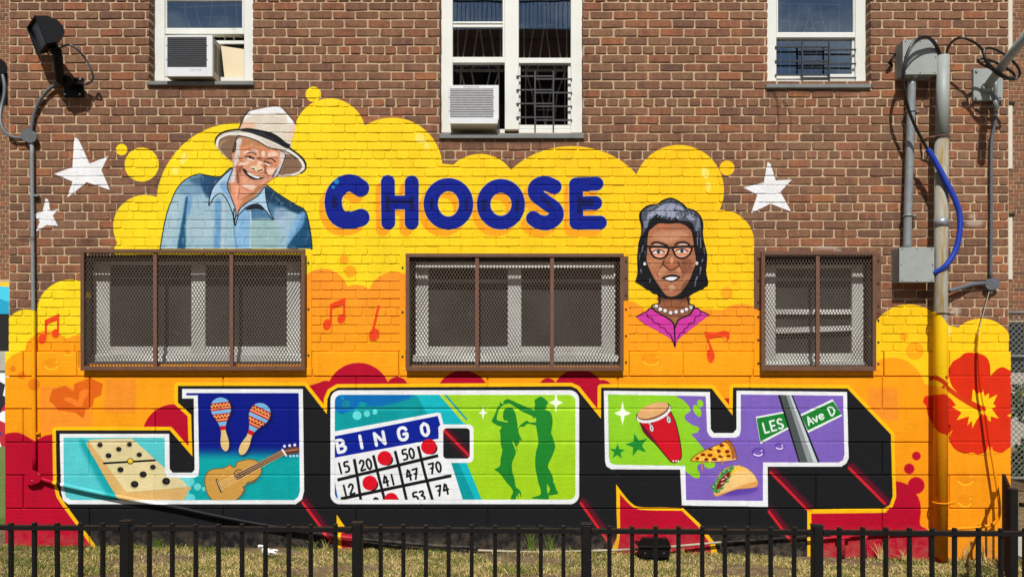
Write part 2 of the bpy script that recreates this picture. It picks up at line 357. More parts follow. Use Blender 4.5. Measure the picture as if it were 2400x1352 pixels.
def text(s, x, y, h, wch, gap, w, col, rot=0, slant=0, sm=True):
    """strokes text; (x, y) is the centre of the line"""
    n = len(s); tot = n*wch+(n-1)*gap
    c, sn = math.cos(math.radians(rot)), math.sin(math.radians(rot))
    cs = []
    for i, ch in enumerate(s):
        if ch == ' ': continue
        for st in GLYPH[ch]:
            q = []
            for (u, v) in st:
                lx = -tot/2+i*(wch+gap)+u*wch+slant*(.5-v)*h; ly = (v-.5)*h
                q.append((x+lx*c-ly*sn, y+lx*sn+ly*c))
            cs += strokes(spl(q, False, 4) if (sm and ch not in 'INLEAv147') else q, w)
    paint(cs, col)

def draw_O():
    clip(O_IN)
    paint([(770, 900), (1370, 900), (1370, 1190), (770, 1190)], lambda x, y: grad((158, 213, 38), (160, 208, 26), 925, 1170)(x, y))
    paint([(770, 900), (1026, 900), (1033, 925), (1092, 992), (1094, 1085), (1133, 1180), (770, 1180)], (12, 182, 196))
    paint([(770, 900), (965, 900), (976, 925), (1012, 988), (1040, 1040), (1075, 1085), (1118, 1180), (770, 1180)], (0, 152, 160))
    pp([(770, 915, 1), (960, 918, 1), (968, 928), (930, 938), (900, 945), (870, 948), (845, 942), (830, 960), (812, 965), (800, 970), (785, 960, 1)], (0, 108, 184))
    ln([(860, 950), (900, 948), (960, 932)], 5, (0, 115, 185), 1, .5); ln([(820, 960), (840, 950)], 5, (0, 120, 180), .8, 1)
    ln([(1042, 923), (1093, 982)], 4.5, (36, 158, 170), smooth=False); ln([(1030, 923), (1088, 990)], 3, (205, 214, 50), smooth=False)
    ln([(1037, 923), (1090, 985)], 2, (205, 214, 50), smooth=False)
    for (x, y, r, c) in ((837, 973, 10.5, (96, 216, 220)), (860, 969, 7.5, (96, 216, 220)), (879, 965, 6, (96, 216, 220)), (811, 947, 10, (10, 135, 165)), (803, 932, 4.5, (20, 140, 190))): dot(x, y, r, c)
    # bingo card
    paint([(780, 1011), (1026, 966), (1033, 968), (1041, 1000), (1058, 1085), (1088, 1180), (780, 1180)], WHT)
    pp([(783, 1115, 1), (787, 1140), (793, 1172, 1), (782, 1172, 1)], (20, 80, 170))
    paint([(783, 1022), (1026, 974), (1032, 995), (1027, 1001), (1029, 1027), (783, 1072)], (2, 30, 150))
    for ch, x, y, wd in (('B', 800, 1044, 20), ('I', 846, 1035, 8), ('N', 890, 1027, 23), ('G', 944, 1016, 20), ('O', 996, 1006, 17)):
        text(ch, x, y, 28, wd, 0, 7.5, WHT, -11)
    K = (18, 18, 20)
    ln([(791, 1124), (1027, 1067)], 7.5, K, smooth=False, cap=False); ln([(799, 1168), (1058, 1114)], 7.5, K, smooth=False, cap=False)
    for v in ([(830, 1075), (837, 1112), (846, 1172)], [(875, 1066), (886, 1110), (902, 1172)], [(926, 1056), (935, 1092), (953, 1172)], [(980, 1045), (996, 1110), (1014, 1172)]):
        ln(v, 6.5, K, smooth=False, cap=False)
    for t, x, y in (('15', 805, 1095), ('20', 857, 1088), ('50', 957, 1063), ('12', 816, 1147), ('41', 912, 1125), ('47', 966, 1111), ('70', 1020, 1095), ('53', 982, 1163), ('74', 1037, 1147)):
        text(t, x, y, 24, 12, 4, 4.6, K, -12)
    dot(881, 1171, 7, K)
    for (x, y, r) in ((902, 1073, 17), (1005, 1046, 18), (867, 1131, 17.3), (917, 1170, 16)):
        dot(x+6, y+4, r*.8, K); dot(x, y, r, (214, 8, 34))
    # white framed black square
    paint(rrect(1028, 994, 1110, 1084, 12), WHT)
    sq = rrect(1039, 1003, 1101, 1074, 8); paint(sq, BLK)
    clip(sq); paint(strokes([(1036, 1003), (1104, 1072)], 22), (150, 0, 30), .45, 6); paint(strokes([(1036, 1003), (1104, 1072)], 6), (214, 34, 44), .95, .8); unclip()
    # dancing couple
    G = (26, 130, 42)
    z = lambda p: Z(1100, 900, 4.507, p)
    arm = z([(360, 185), (395, 157), (440, 168), (560, 222), (690, 280), (700, 355, 1), (672, 355), (660, 335), (560, 290), (500, 250), (445, 215), (410, 205), (370, 212)])
    wom = z([(325, 183), (318, 225), (300, 240), (285, 280), (262, 335), (237, 385), (245, 400), (290, 430), (340, 452), (318, 492), (328, 520), (330, 600), (340, 670), (350, 690), (330, 790), (322, 860), (262, 900, 1), (320, 940), (390, 1030), (445, 1095), (460, 1140), (440, 1190), (437, 1215, 1), (490, 1215, 1), (500, 1175), (530, 1150), (545, 1192, 1), (551, 1192, 1), (545, 1140), (520, 1105), (490, 1080), (475, 990), (455, 930), (452, 830), (490, 730), (480, 680), (450, 600, 1), (470, 610), (505, 710, 1), (511, 705, 1), (490, 650), (510, 655, 1), (515, 620), (530, 635, 1), (528, 590), (560, 600, 1), (525, 520), (520, 480), (540, 450), (585, 447), (592, 430), (630, 418), (705, 435, 1), (705, 402, 1), (635, 402), (605, 385), (540, 430), (515, 470), (505, 400), (490, 320), (465, 265), (430, 245), (385, 255), (360, 290), (358, 320), (352, 340), (362, 360), (365, 380), (400, 385), (400, 402), (330, 388), (295, 378), (290, 350), (300, 300), (320, 250), (345, 230), (368, 210), (340, 205)])
    man = z([(690, 165, 1), (755, 130), (820, 175), (831, 200), (815, 220), (815, 250), (795, 265), (850, 290), (875, 350), (878, 420), (865, 510), (880, 560), (905, 640), (900, 690), (870, 770), (830, 860), (860, 930), (885, 1000), (885, 1035), (900, 1050), (915, 1100), (937, 1145), (925, 1160), (842, 1170, 1), (838, 1215, 1), (670, 1205), (672, 1190), (730, 1175), (755, 1150), (750, 1105), (730, 1040), (715, 970), (698, 880), (695, 800), (705, 710), (725, 640), (728, 590), (715, 500), (705, 435), (705, 360), (692, 320), (690, 275), (685, 250), (695, 220), (690, 190)])
    aw, mw, am = spl(wom), spl(man), spl(arm)
    paint(union(aw, mw, am), G)
    pp(z([(821, 1048, 1), (840, 1080), (851, 1110), (830, 1160, 1), (820, 1110)]), (160, 208, 30))
    pp(z([(505, 1170, 1), (520, 1160, 1), (515, 1208, 1)]), G)
    SHAPES['dancer_w'] = aw; SHAPES['dancer_m'] = mw
    paint(star4(1303, 943, 16, 24), (240, 250, 235)); paint(star4(1132, 967, 11, 17), (240, 250, 235))
    unclip()

def draw_Y():
    clip(Y_IN)
    paint([(1400, 900), (2000, 900), (2000, 1200), (1400, 1200)], (124, 96, 190))
    pp([(1400, 905, 1), (1560, 905, 1), (1582, 926), (1602, 938), (1616, 954), (1617, 964), (1606, 972), (1606, 982), (1620, 994), (1636, 1000), (1638, 1008), (1632, 1014), (1621, 1017), (1632, 1030), (1655, 1058), (1672, 1078), (1674, 1086), (1650, 1086), (1637, 1088), (1634, 1097), (1640, 1110), (1638, 1119), (1628, 1119), (1612, 1108), (1590, 1092, 1), (1400, 1110, 1)], (142, 207, 38))
    dot(1634, 962, 8, (142, 207, 38), 1, .4, 15, -28); dot(1641, 945, 7, (142, 207, 38), 1, .4, 9, -20); dot(1663, 1089, 13, (142, 207, 38), 1, .4, 8)
    paint(star4(1459, 968, 20, 28), (240, 250, 235))
    def st5(x, y, r, a):
        return [(x+(r if i % 2 == 0 else r*.4)*math.sin(math.radians(a+36*i)), y-(r if i % 2 == 0 else r*.4)*math.cos(math.radians(a+36*i))) for i in range(10)]
    paint(st5(1447, 1058, 19, 2), (28, 136, 46)); paint(st5(1493, 1042, 28, -14), (28, 136, 46))
    # conga drum
    body = [(1501, 990, 1), (1530, 990), (1572, 966, 1), (1583, 992), (1592, 1030), (1596, 1062), (1594, 1074), (1586, 1081), (1574, 1081), (1560, 1066), (1538, 1040), (1512, 1014)]
    ln(body, 4, (28, 12, 16), closed=True); pp(body, (206, 14, 36)); SHAPES['conga'] = spl([(1489, 985), (1490, 975), (1515, 950), (1555, 942), (1573, 948), (1584, 992), (1594, 1035), (1597, 1065), (1594, 1078), (1574, 1083), (1538, 1042), (1505, 1010)])
    pp([(1502, 992, 1), (1510, 1000), (1528, 1022), (1552, 1056), (1572, 1078), (1560, 1066), (1534, 1036), (1508, 1010)], (100, 10, 40), .9, 1.2)
    for dx in (1578, 1585, 1590): dot(dx, 1080, 2.2, WHT)
    dot(1531.5, 966.5, 43, (28, 24, 28), 1, 0, 21, -20); dot(1532, 968, 42, (232, 234, 240), 1, 0, 19.5, -20)
    dot(1531, 963, 39.5, (132, 84, 56), 1, 0, 18, -20); dot(1530, 961, 38, (222, 172, 116), 1, 0, 15.5, -20)
    for (x, y) in ((1527, 1003), (1567, 983)):
        ln([(x-7, y-15), (x-3, y-8)], 3, (220, 224, 230)); dot(x, y, 5.5, (30, 26, 30), 1, 0, 9.5, -12); dot(x, y, 4.3, (232, 234, 238), 1, 0, 8, -12); dot(x, y, 1.6, (110, 110, 120), 1, 0, 5, -12)
    # street sign
    S = (22, 126, 46); W2 = (228, 238, 236)
    paint([(1771, 976), (1836, 964), (1850, 1004), (1782, 1040)], W2); paint([(1773, 980), (1836, 968), (1849, 999), (1782, 1034)], S)
    paint([(1876, 970), (1951, 935), (1974, 974), (1894, 1014)], W2); paint([(1878, 975), (1952, 940), (1972, 970), (1893, 1008)], S)
    text('LES', 1812, 997, 23, 12, 5, 4.4, W2, -15); text('Ave', 1910, 979, 19, 12, 2.4, 3.8, W2, -25); text('D', 1949, 962, 19, 13, 0, 3.8, W2, -25)
    paint([(1822, 922), (1856, 922), (1924, 1090), (1874, 1090)], (14, 18, 20))
    paint([(1827, 922), (1841, 922), (1895, 1090), (1877, 1090)], (74, 84, 84)); paint([(1841, 922), (1848, 922), (1910, 1090), (1895, 1090)], (142, 146, 152)); paint([(1848, 922), (1853, 922), (1919, 1090), (1909, 1090)], (192, 208, 214))
    # drops
    for (x, y, rx, ry) in ((1777, 1060, 15.5, 11.5), (1827, 1046, 12, 8.5)):
        dot(x, y, rx, (92, 60, 168), 1, .8, ry); dot(x, y+1, rx*.75, (128, 98, 196), .8, 1.5, ry*.7)
        ln([(x-rx*.7, y+ry*.3), (x-.2*rx, y+ry*.62), (x+.3*rx, y+ry*.6), (x+rx*.62, y+ry*.3)], 2.8, (235, 228, 250), 1, .3); dot(x+rx*.5, y-ry*.4, 2, (235, 228, 250))
    # pizza slice
    z = lambda p: Z(1600, 1020, 8.45, p)
    pz = z([(160, 485, 1), (300, 365), (450, 290), (640, 210), (820, 130), (880, 90), (960, 150), (1020, 260), (1060, 400), (1060, 470), (1000, 490), (700, 520), (400, 515), (200, 500)])
    SHAPES['pizza'] = spl(pz)
    ln(pz, 3, (70, 30, 20), closed=True); pp(pz, (242, 178, 46))
    pp(z([(830, 140), (880, 95), (960, 150), (1020, 260), (1055, 400), (1055, 460), (980, 460), (965, 360), (930, 240), (880, 160)]), (172, 100, 54))
    pp(z([(960, 470), (1040, 450), (1055, 475), (900, 505), (640, 520), (420, 515), (430, 500), (700, 500)]), (232, 190, 160))
    for (x, y, rx, ry) in ((290, 455, 42, 28), (400, 378, 46, 30), (465, 475, 42, 30), (540, 390, 50, 30), (550, 275, 45, 22), (625, 470, 52, 34), (708, 310, 46, 34), (750, 415, 48, 28), (770, 195, 46, 32), (880, 318, 46, 34), (905, 405, 42, 26)):
        dot(1600+x/8.45, 1020+y/8.45, rx/8.45, (128, 26, 14), 1, .3, ry/8.45)
    for (x, y) in ((350, 470), (410, 440), (660, 330), (640, 240), (840, 450), (850, 250), (720, 470), (780, 380)): dot(1600+x/8.45, 1020+y/8.45, 3.5, (252, 222, 110), .75, 1)
    for a, b in (((375, 520), (390, 695)), ((780, 500), (788, 570)), ((215, 500), (218, 530))): ln(z([a, b]), 3.5, (206, 130, 50), w2=1.8, smooth=False)
    ln(z([(540, 470), (540, 530)]), 3, (250, 220, 80), smooth=False)
    # taco
    pp(z([(760, 1160), (1000, 1060), (1300, 1040), (1480, 1020), (1450, 1100), (1200, 1170), (900, 1190)]), (84, 56, 160), .8, 4)
    sh = z([(610, 1130, 1), (660, 900), (780, 700), (950, 610), (1100, 600), (1250, 640), (1380, 740), (1460, 860), (1485, 950), (1450, 1010), (1300, 1040), (1100, 1055), (960, 1095), (820, 1150), (700, 1195), (640, 1190)])
    SHAPES['taco'] = spl(sh)
    pp(sh, (240, 200, 130)); ln(sh, 1.6, (206, 140, 70), .8, .5, closed=True)
    pp(z([(900, 1100), (1100, 1010), (1300, 950), (1460, 900), (1475, 970), (1430, 1010), (1100, 1050), (950, 1090), (780, 1170), (660, 1190), (650, 1160)]), (216, 140, 66), .7, 2)
    pp(z([(580, 1030), (640, 930), (720, 800), (800, 700), (990, 600), (1010, 660), (960, 800), (860, 920), (760, 1070), (680, 1140), (620, 1120)]), (84, 152, 70))
    for (x, y, r) in ((600, 1020, 5), (650, 960, 4), (720, 850, 4), (800, 720, 5), (900, 690, 5), (990, 620, 4), (700, 1090, 5), (780, 1030, 4), (880, 900, 4)):
        dot(1600+x/8.45, 1020+y/8.45, r, (50, 120, 60), .9, .4); dot(1601+x/8.45, 1019+y/8.45, r*.5, (150, 205, 130), .9, .4)
    pp(z([(660, 1060), (720, 900), (810, 800), (900, 730), (950, 760), (880, 860), (800, 960), (730, 1040)]), (128, 16, 28))
    for a, b in (((770, 880), (830, 850)), ((760, 950), (810, 930)), ((840, 800), (880, 840))): ln(z([a, b]), 2, (240, 225, 215), smooth=False)
    for a, b in (((950, 770), (1010, 680)), ((1010, 690), (1120, 600)), ((1060, 660), (1140, 690)), ((1120, 620), (1220, 690)), ((970, 760), (1080, 650))): ln(z([a, b]), 3.6, (252, 190, 50), smooth=False)
    unclip()

def draw_notes():
    R = (234, 66, 24)
    def pair(ox, oy, k, key):
        P = lambda p: [(ox+a*k, oy+b*k)+tuple(r) for a, b, *r in p]
        pp(P([(0, 16, 1), (37, 0, 1), (36, 50, 1), (31, 50, 1), (31, 18, 1), (6, 28, 1), (5, 60, 1), (0, 60, 1)]), R, .95, .5)
        c = P([(-6, 64)])[0]; dot(c[0], c[1], 10*k, R, .95, .5, 13*k, 15)
        c = P([(27, 50)])[0]; dot(c[0], c[1], 9*k, R, .95, .5, 11*k, 15)
        SHAPES[key] = spl(P([(-16, 62), (-8, 50), (0, 48), (0, 16, 1), (37, 0, 1), (37, 48), (28, 62), (17, 54), (20, 42), (31, 38), (31, 18), (6, 28), (6, 64), (-4, 77), (-14, 74)]))
    pair(773, 697, 1.0, 'note1'); pair(105, 735, .92, 'note2')
    ln([(887, 718), (872, 785)], 6, R, .95, .5, smooth=False); dot(877, 784, 12, R, .95, .5, 15, 20)
    SHAPES['note3'] = spl([(883, 718), (890, 718), (880, 768), (890, 778), (886, 796), (870, 798), (864, 788), (872, 768)])
    pp([(1650, 777, 1), (1675, 779), (1698, 775), (1710, 781), (1709, 793), (1702, 800, 1), (1702, 791), (1688, 790), (1661, 795, 1), (1672, 825), (1666, 828), (1658, 800)], R, .95, .5)
    dot(1665, 834, 9, R, .95, .7, 16, 0)
    SHAPES['note4'] = spl([(1650, 777, 1), (1675, 779), (1698, 775), (1710, 781), (1709, 793), (1702, 800), (1690, 790), (1663, 796), (1674, 826), (1674, 842), (1664, 851), (1656, 836), (1664, 822)])

def draw_flower():
    F = (216, 44, 12)
    z = lambda p: Z(2200, 700, 3.38, p)
    paint(spl(z([(82, 620), (84, 560), (110, 500), (165, 465), (210, 430), (280, 428), (370, 455), (405, 520), (410, 610, 1), (460, 560), (510, 541), (560, 566), (620, 570, 1), (620, 1150, 1), (545, 1185), (500, 1215), (440, 1205), (415, 1170, 1), (390, 1165, 1), (370, 1210), (310, 1232), (270, 1216), (200, 1222), (140, 1195), (100, 1150), (90, 1090), (118, 1030, 1), (60, 1080), (20, 1068), (-25, 1048), (-50, 985), (-86, 920), (-98, 850), (-122, 820), (-110, 775), (-60, 765), (20, 752), (90, 785), (150, 850), (200, 800), (110, 700)])), F)
    sun = z([(270, 712), (305, 755), (350, 715), (362, 770), (400, 745), (395, 790), (465, 757), (430, 830), (455, 850), (420, 870), (475, 947), (410, 930), (412, 975), (375, 945), (340, 905), (300, 960), (265, 1025), (262, 965), (225, 1005), (240, 930), (140, 960), (180, 900), (105, 855), (160, 835), (150, 812), (200, 830), (260, 810)])
    paint(sun, (252, 200, 16))
    ln(z([(40, 735), (140, 780), (230, 825), (330, 870)]), 15, (252, 190, 16)); ln(z([(-40, 620), (40, 685), (140, 760), (230, 815), (330, 868)]), 9, (206, 56, 14), w2=14)
    for (x, y, r) in ((2182, 887, 5), (2210, 884, 4.5), (2202, 906, 4), (2213, 911, 4.5)): dot(x, y, r, (200, 70, 14))
    pp(z([(540, 925, 1), (575, 905, 1), (620, 930, 1), (575, 940, 1)]), (252, 200, 16))
    SHAPES['flower'] = spl(z([(84, 600), (110, 500), (210, 430), (280, 428), (370, 455), (410, 600, 1), (510, 541), (570, 568, 1), (570, 1150, 1), (500, 1215), (310, 1232), (140, 1195), (90, 1090), (118, 1030), (60, 960), (80, 800)]))

STARS = {'star1': [(174, 321), (185, 328), (210, 384), (254, 366), (238, 399), (258, 446), (204, 427), (157, 465), (170, 426), (127, 408), (170, 392)],
         'star2': [(107, 465), (113, 468), (118, 494), (139, 489), (124, 506), (136, 530), (110, 528), (84, 543), (94, 520), (76, 503), (100, 496)],
         'star3': [(1799, 380), (1806, 384), (1818, 423), (1857, 421), (1829, 450), (1855, 497), (1806, 478), (1760, 500), (1775, 457), (1742, 440), (1790, 428)]}
def draw_stains():
    R = random.Random(4)
    for (xa, xb, yy) in ((350, 592, 202), (1032, 1366, 328), (1800, 2040, 210)):
        for i in range(9):
            x = R.uniform(xa, xb); L = R.uniform(10, 60); ln([(x, yy), (x+R.uniform(-2, 2), yy+L)], R.uniform(3, 9), (52, 44, 40), R.uniform(.12, .34), 3, w2=1)
    for i in range(26):
        x, y = R.uniform(30, 2350), R.uniform(0, 560); dot(x, y, R.uniform(20, 90), R.choice(((70, 54, 46), (150, 116, 96), (176, 150, 128))), R.uniform(.08, .2), 18, R.uniform(8, 30))
    for pts, w in (([(1812, 214), (1818, 228), (1822, 245), (1824, 300), (1826, 330)], 10), ([(1836, 238), (1850, 262), (1856, 310)], 5), ([(1805, 212), (1800, 226)], 8)): ln(pts, w, (30, 28, 30), .62, 2, w2=1.5)
    for (x, y, rx, ry) in ((2284, 522, 20, 8), (2280, 507, 9, 5), (1935, 580, 26, 4), (2100, 655, 10, 6), (2240, 728, 12, 10), (1965, 588, 8, 5)): dot(x, y, rx, (208, 196, 186), .42, 4, ry)
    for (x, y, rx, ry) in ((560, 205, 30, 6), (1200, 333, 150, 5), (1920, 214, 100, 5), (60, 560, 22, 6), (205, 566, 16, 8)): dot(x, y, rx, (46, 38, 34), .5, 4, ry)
def draw_stars():
    for k, s in STARS.items():
        paint(s, (236, 238, 243)); SHAPES[k] = s

CHOOSE = [('C', [(845, 441), (826, 430), (806, 432), (788, 448), (781, 472), (786, 498), (801, 514), (825, 516), (846, 510)], 40),
          ('H', [[(909, 427), (910, 522)], [(965, 428), (965, 522)], [(909, 475), (965, 475)]], 32),
          ('O', None, (1051, 478, 58, 60, 25, 30)), ('O', None, (1174, 479, 56, 59, 25, 27)),
          ('S', [(1299, 438), (1276, 430), (1257, 438), (1256, 455), (1276, 472), (1300, 490), (1303, 508), (1285, 522), (1262, 520), (1250, 512)], 34),
          ('E', [[(1398, 431), (1350, 433), (1351, 522), (1406, 522)], [(1352, 477), (1395, 476)]], 32)]
def draw_choose():
    B = (2, 28, 142)
    def letter(c, d, w, dx, dy, col, out=0):
        if d is None:
            x, y, rx, ry, ix, iy = w
            ring = [orient(circ(x+dx, y+dy, rx+out, ry+out)), orient(circ(x+dx, y+dy, ix-out, iy-out))[::-1]]
            return ring
        ss = d if isinstance(d[0], list) else [d]
        o = []
        for s in ss:
            s = [(a+dx, b+dy) for a, b in s]
            o += strokes(spl(s, False) if c in 'CS' else s, w+2*out)
        return o
    for c, d, w in CHOOSE: paint(letter(c, d, w, -13, 16, 0), (252, 168, 22), 1, .6)
    for c, d, w in CHOOSE: paint(letter(c, d, w, 0, 0, 0, 1.6), (190, 190, 190), .7, .5)
    for i, (c, d, w) in enumerate(CHOOSE):
        L = letter(c, d, w, 0, 0, 0); paint(L, B); SHAPES['choose%d' % i] = L
    K = (8, 12, 44)
    for (x, y, h, w) in ((784, 474, 28, 12), (908, 478, 40, 10), (965, 478, 34, 10), (1012, 478, 26, 7), (1093, 480, 28, 7), (1134, 482, 30, 12), (1212, 482, 30, 9), (1358, 480, 42, 10)):
        paint(rrect(x-w/2, y-h/2, x+w/2, y+h/2, 3), K, .6, 2.5)
    paint(rrect(910, 468, 965, 478, 3), K, .5, 2); paint(rrect(1360, 466, 1392, 484, 3), K, .55, 3); ln([(1270, 464), (1292, 484)], 9, K, .5, 2.5)
    dot(789, 426, 6, (24, 130, 200)); dot(781, 439, 4, (24, 130, 200))

def draw_man():
    z1 = lambda p: Z(250, 240, 4, p); z2 = lambda p: Z(480, 240, 8, p); z3 = lambda p: Z(480, 320, 8, p)
    K = (20, 22, 28)
    # shirt
    sh = z1([(505, 1372, 1), (560, 1080), (610, 930), (660, 820), (730, 740), (850, 680), (940, 690), (1050, 708), (1100, 680), (1180, 620), (1300, 700), (1490, 780), (1600, 860), (1760, 960), (1850, 1012), (1885, 1110), (1910, 1250), (1922, 1372, 1)])
    ln(sh[:-1]+[sh[-1]], 5, (16, 30, 44), closed=False); pp(sh, (154, 190, 208))
    clip(spl(sh))
    pp(z1([(640, 820), (760, 720), (1090, 690), (1000, 840), (960, 900), (900, 860), (780, 880)]), (112, 152, 186), .8, 5)
    pp(z1([(900, 690), (1100, 690), (1000, 830), (960, 900), (890, 800)]), (24, 62, 100), .9, 4)
    pp(z1([(770, 720), (900, 690), (960, 740), (860, 780)]), (40, 84, 120), .7, 4)
    pp(z1([(1490, 790), (1620, 860), (1860, 1000), (1850, 1060), (1700, 1010), (1560, 960), (1500, 920)]), (16, 52, 82), .95, 3)
    pp(z1([(1500, 930), (1700, 1000), (1600, 1100), (1530, 1040)]), (40, 90, 130), .8, 4)
    pp(z1([(1350, 1000), (1480, 1010), (1560, 1110), (1400, 1100), (1340, 1080)]), (50, 100, 146), .8, 4)
    pp(z1([(1850, 1040), (1900, 1120), (1930, 1380), (1700, 1380), (1740, 1260), (1800, 1140)]), (14, 70, 108), .95, 3)
    pp(z1([(1760, 1100), (1860, 1020), (1840, 1150), (1740, 1280), (1680, 1350)]), (120, 172, 222), .8, 3)
    pp(z1([(740, 900), (765, 900), (745, 1080), (735, 1380), (665, 1380), (690, 1200), (715, 1050)]), (20, 78, 120), .95, 2.5)
    pp(z1([(690, 930), (735, 900), (720, 1040), (690, 1150), (660, 1260)]), (150, 185, 205), .5, 3)
    pp(z1([(765, 890), (800, 890), (790, 1000), (755, 1080)]), (100, 150, 200), .8, 3)
    for (a, b, c) in ((1020, 1075, (96, 152, 204)), (1085, 1110, (186, 205, 216))):
        pp(z1([(a, 940), (b, 950), (b-12, 1380), (a-14, 1380)]), c, .8, 3)
    pp(z1([(1220, 1060), (1330, 1010), (1350, 1110), (1340, 1380), (1200, 1380)]), (128, 180, 226), .8, 3)
    ln(z1([(1345, 1000), (1352, 1120), (1345, 1380)]), 3, (206, 216, 224), .9, 1)
    pp(z1([(1370, 1110), (1600, 1110), (1640, 1250), (1560, 1380), (1365, 1380)]), (150, 185, 186), .8, 5)
    pp(z1([(1570, 1010), (1690, 1000), (1700, 1150), (1600, 1200)]), (165, 190, 216), .7, 5)
    ln(z1([(1195, 1150), (1200, 1250), (1225, 1380)]), 2.5, (90, 120, 140), .7, 1.2)
    pp(z1([(590, 1000), (640, 900), (720, 880), (690, 1000), (600, 1350), (540, 1350)]), (170, 196, 210), .6, 5)
    pp(z1([(770, 1100), (990, 1080), (990, 1250), (760, 1280)]), (176, 200, 214), .6, 7)
    unclip()
    mottle(spl(sh), [(196, 216, 226), (120, 164, 200), (96, 140, 176), (210, 226, 234), (60, 104, 146)], 150, 3, (4, 14), .4, 1.4, 95)
    # neck
    pp(z3([(480, 840), (415, 890), (430, 980), (480, 1080), (540, 1250), (600, 1400), (590, 1540), (610, 1540), (680, 1400), (780, 1270), (920, 1160), (1000, 1020), (1150, 900), (900, 780)]), (222, 152, 122))
    pp(z3([(900, 1050), (1100, 940), (960, 1120), (800, 1240), (680, 1380), (600, 1540), (640, 1330), (760, 1160)]), (176, 124, 84), .85, 2)
    pp(z3([(560, 960), (640, 960), (630, 1100), (600, 1250)]), (240, 170, 140), .8, 2)
    ln(z3([(660, 960), (640, 1080), (620, 1180)]), 2, (150, 84, 66), .8, .8); ln(z3([(960, 1030), (800, 1120), (690, 1180)]), 3, (130, 90, 60), .6, 1)
    pp(z3([(420, 880), (470, 880), (500, 1040), (450, 1020)]), (150, 112, 84), .8, 1.5)
    # collars
    cl = z1([(1182, 622, 1), (1100, 690), (1010, 790), (975, 880), (960, 962, 1), (1010, 880), (1065, 850), (1110, 880), (1160, 970), (1200, 1090, 1), (1205, 1010), (1150, 860), (1125, 790), (1140, 720)])
    ln(cl, 4.5, (16, 26, 40), closed=True); pp(cl, (168, 202, 230))
    pp(z1([(1060, 780), (1120, 740), (1135, 840), (1180, 960), (1120, 870)]), (110, 158, 210), .7, 2)
    cr = z1([(1482, 798, 1), (1490, 900), (1515, 1010), (1562, 1098, 1), (1490, 1010), (1440, 960), (1390, 950), (1300, 985), (1210, 1085, 1), (1205, 1150, 1), (1250, 1010), (1330, 940), (1420, 880)])
    ln(cr, 4.5, (16, 26, 40), closed=True); pp(cr, (176, 208, 236))
    pp(z1([(1300, 1000), (1380, 955), (1440, 965), (1480, 1010), (1400, 1000), (1330, 1010)]), (18, 24, 36), .95, 1)
    ln(z1([(1195, 1000), (1190, 1080), (1200, 1150)]), 3, (16, 26, 40), .9, .5)
    # brim
    br = z2([(200, 780), (208, 690), (265, 615), (360, 560), (460, 532), (640, 512), (820, 510), (1000, 540), (1250, 590), (1500, 740), (1620, 885), (1750, 980), (1850, 1080), (1888, 1170), (1872, 1265), (1800, 1325), (1700, 1375), (1560, 1395), (1380, 1400), (1000, 1250), (700, 1150), (520, 1112), (430, 1055), (330, 965), (262, 890), (215, 840)])
    pp(br, (206, 196, 180)); ln(br[0:16], 4.5, K)
    pp(z2([(225, 800), (250, 720), (330, 650), (480, 622), (640, 640), (900, 700), (1250, 850), (1500, 960), (1640, 1000), (1740, 1070), (1805, 1160), (1812, 1230), (1770, 1300), (1650, 1340), (1500, 1352), (1380, 1355), (700, 1150), (515, 1100), (430, 1045), (340, 955), (280, 880)]), (132, 102, 80))
    pp(z2([(270, 870), (290, 770), (360, 710), (470, 700), (360, 740), (310, 810)]), (176, 148, 122), .8, 1.2)
    ln(z2([(230, 820), (250, 730), (330, 650), (480, 610), (640, 618)]), 2, K, .8, .5)
    ln(z2([(1740, 1050), (1810, 1150), (1820, 1230), (1770, 1310)]), 2.2, K, .9, .5)
    # face
    fc = z3([(590, 60), (720, 20), (950, 60), (1200, 200), (1430, 280), (1502, 330), (1490, 430), (1445, 550), (1400, 660), (1340, 760), (1260, 810), (1200, 860), (1140, 900), (1080, 960), (960, 1020), (860, 1020), (740, 990), (660, 920), (600, 885), (540, 870), (488, 862), (500, 740), (528, 640), (520, 500), (512, 400), (528, 290), (580, 250), (590, 130)])
    pp(fc, (214, 150, 116)); ln([fc[i] for i in (27, 26, 25)]+z3([(590, 60), (600, 20)]), 2.5, K); ln(fc[4:10], 2.6, K)
    clip(spl(fc))
    pp(z3([(700, 40), (950, 70), (1200, 200), (1420, 290), (1250, 250), (1000, 200), (820, 190), (690, 220)]), (180, 126, 86), .9, 2)
    pp(z3([(680, 200), (860, 170), (1150, 220), (1400, 290), (1420, 340), (1000, 260), (720, 260)]), (224, 142, 100), .7, 3)
    hair = (214, 208, 206)
    pp(z3([(600, 60), (700, 60), (660, 200), (660, 330), (640, 440), (590, 540), (570, 620), (575, 740), (545, 870), (480, 870), (505, 740), (535, 620), (555, 420), (575, 300), (590, 200)]), hair, .95, 1.2)
    pp(z3([(1420, 290), (1510, 330), (1490, 440), (1430, 590), (1350, 740), (1290, 720), (1340, 600), (1400, 440)]), hair, .95, 1.2)
    pp(z3([(1340, 600), (1420, 560), (1360, 720), (1280, 740), (1260, 700)]), (190, 190, 206), .8, 1.5)
    ln(z3([(1340, 640), (1290, 720), (1270, 760)]), 2.5, K, .9, .6)
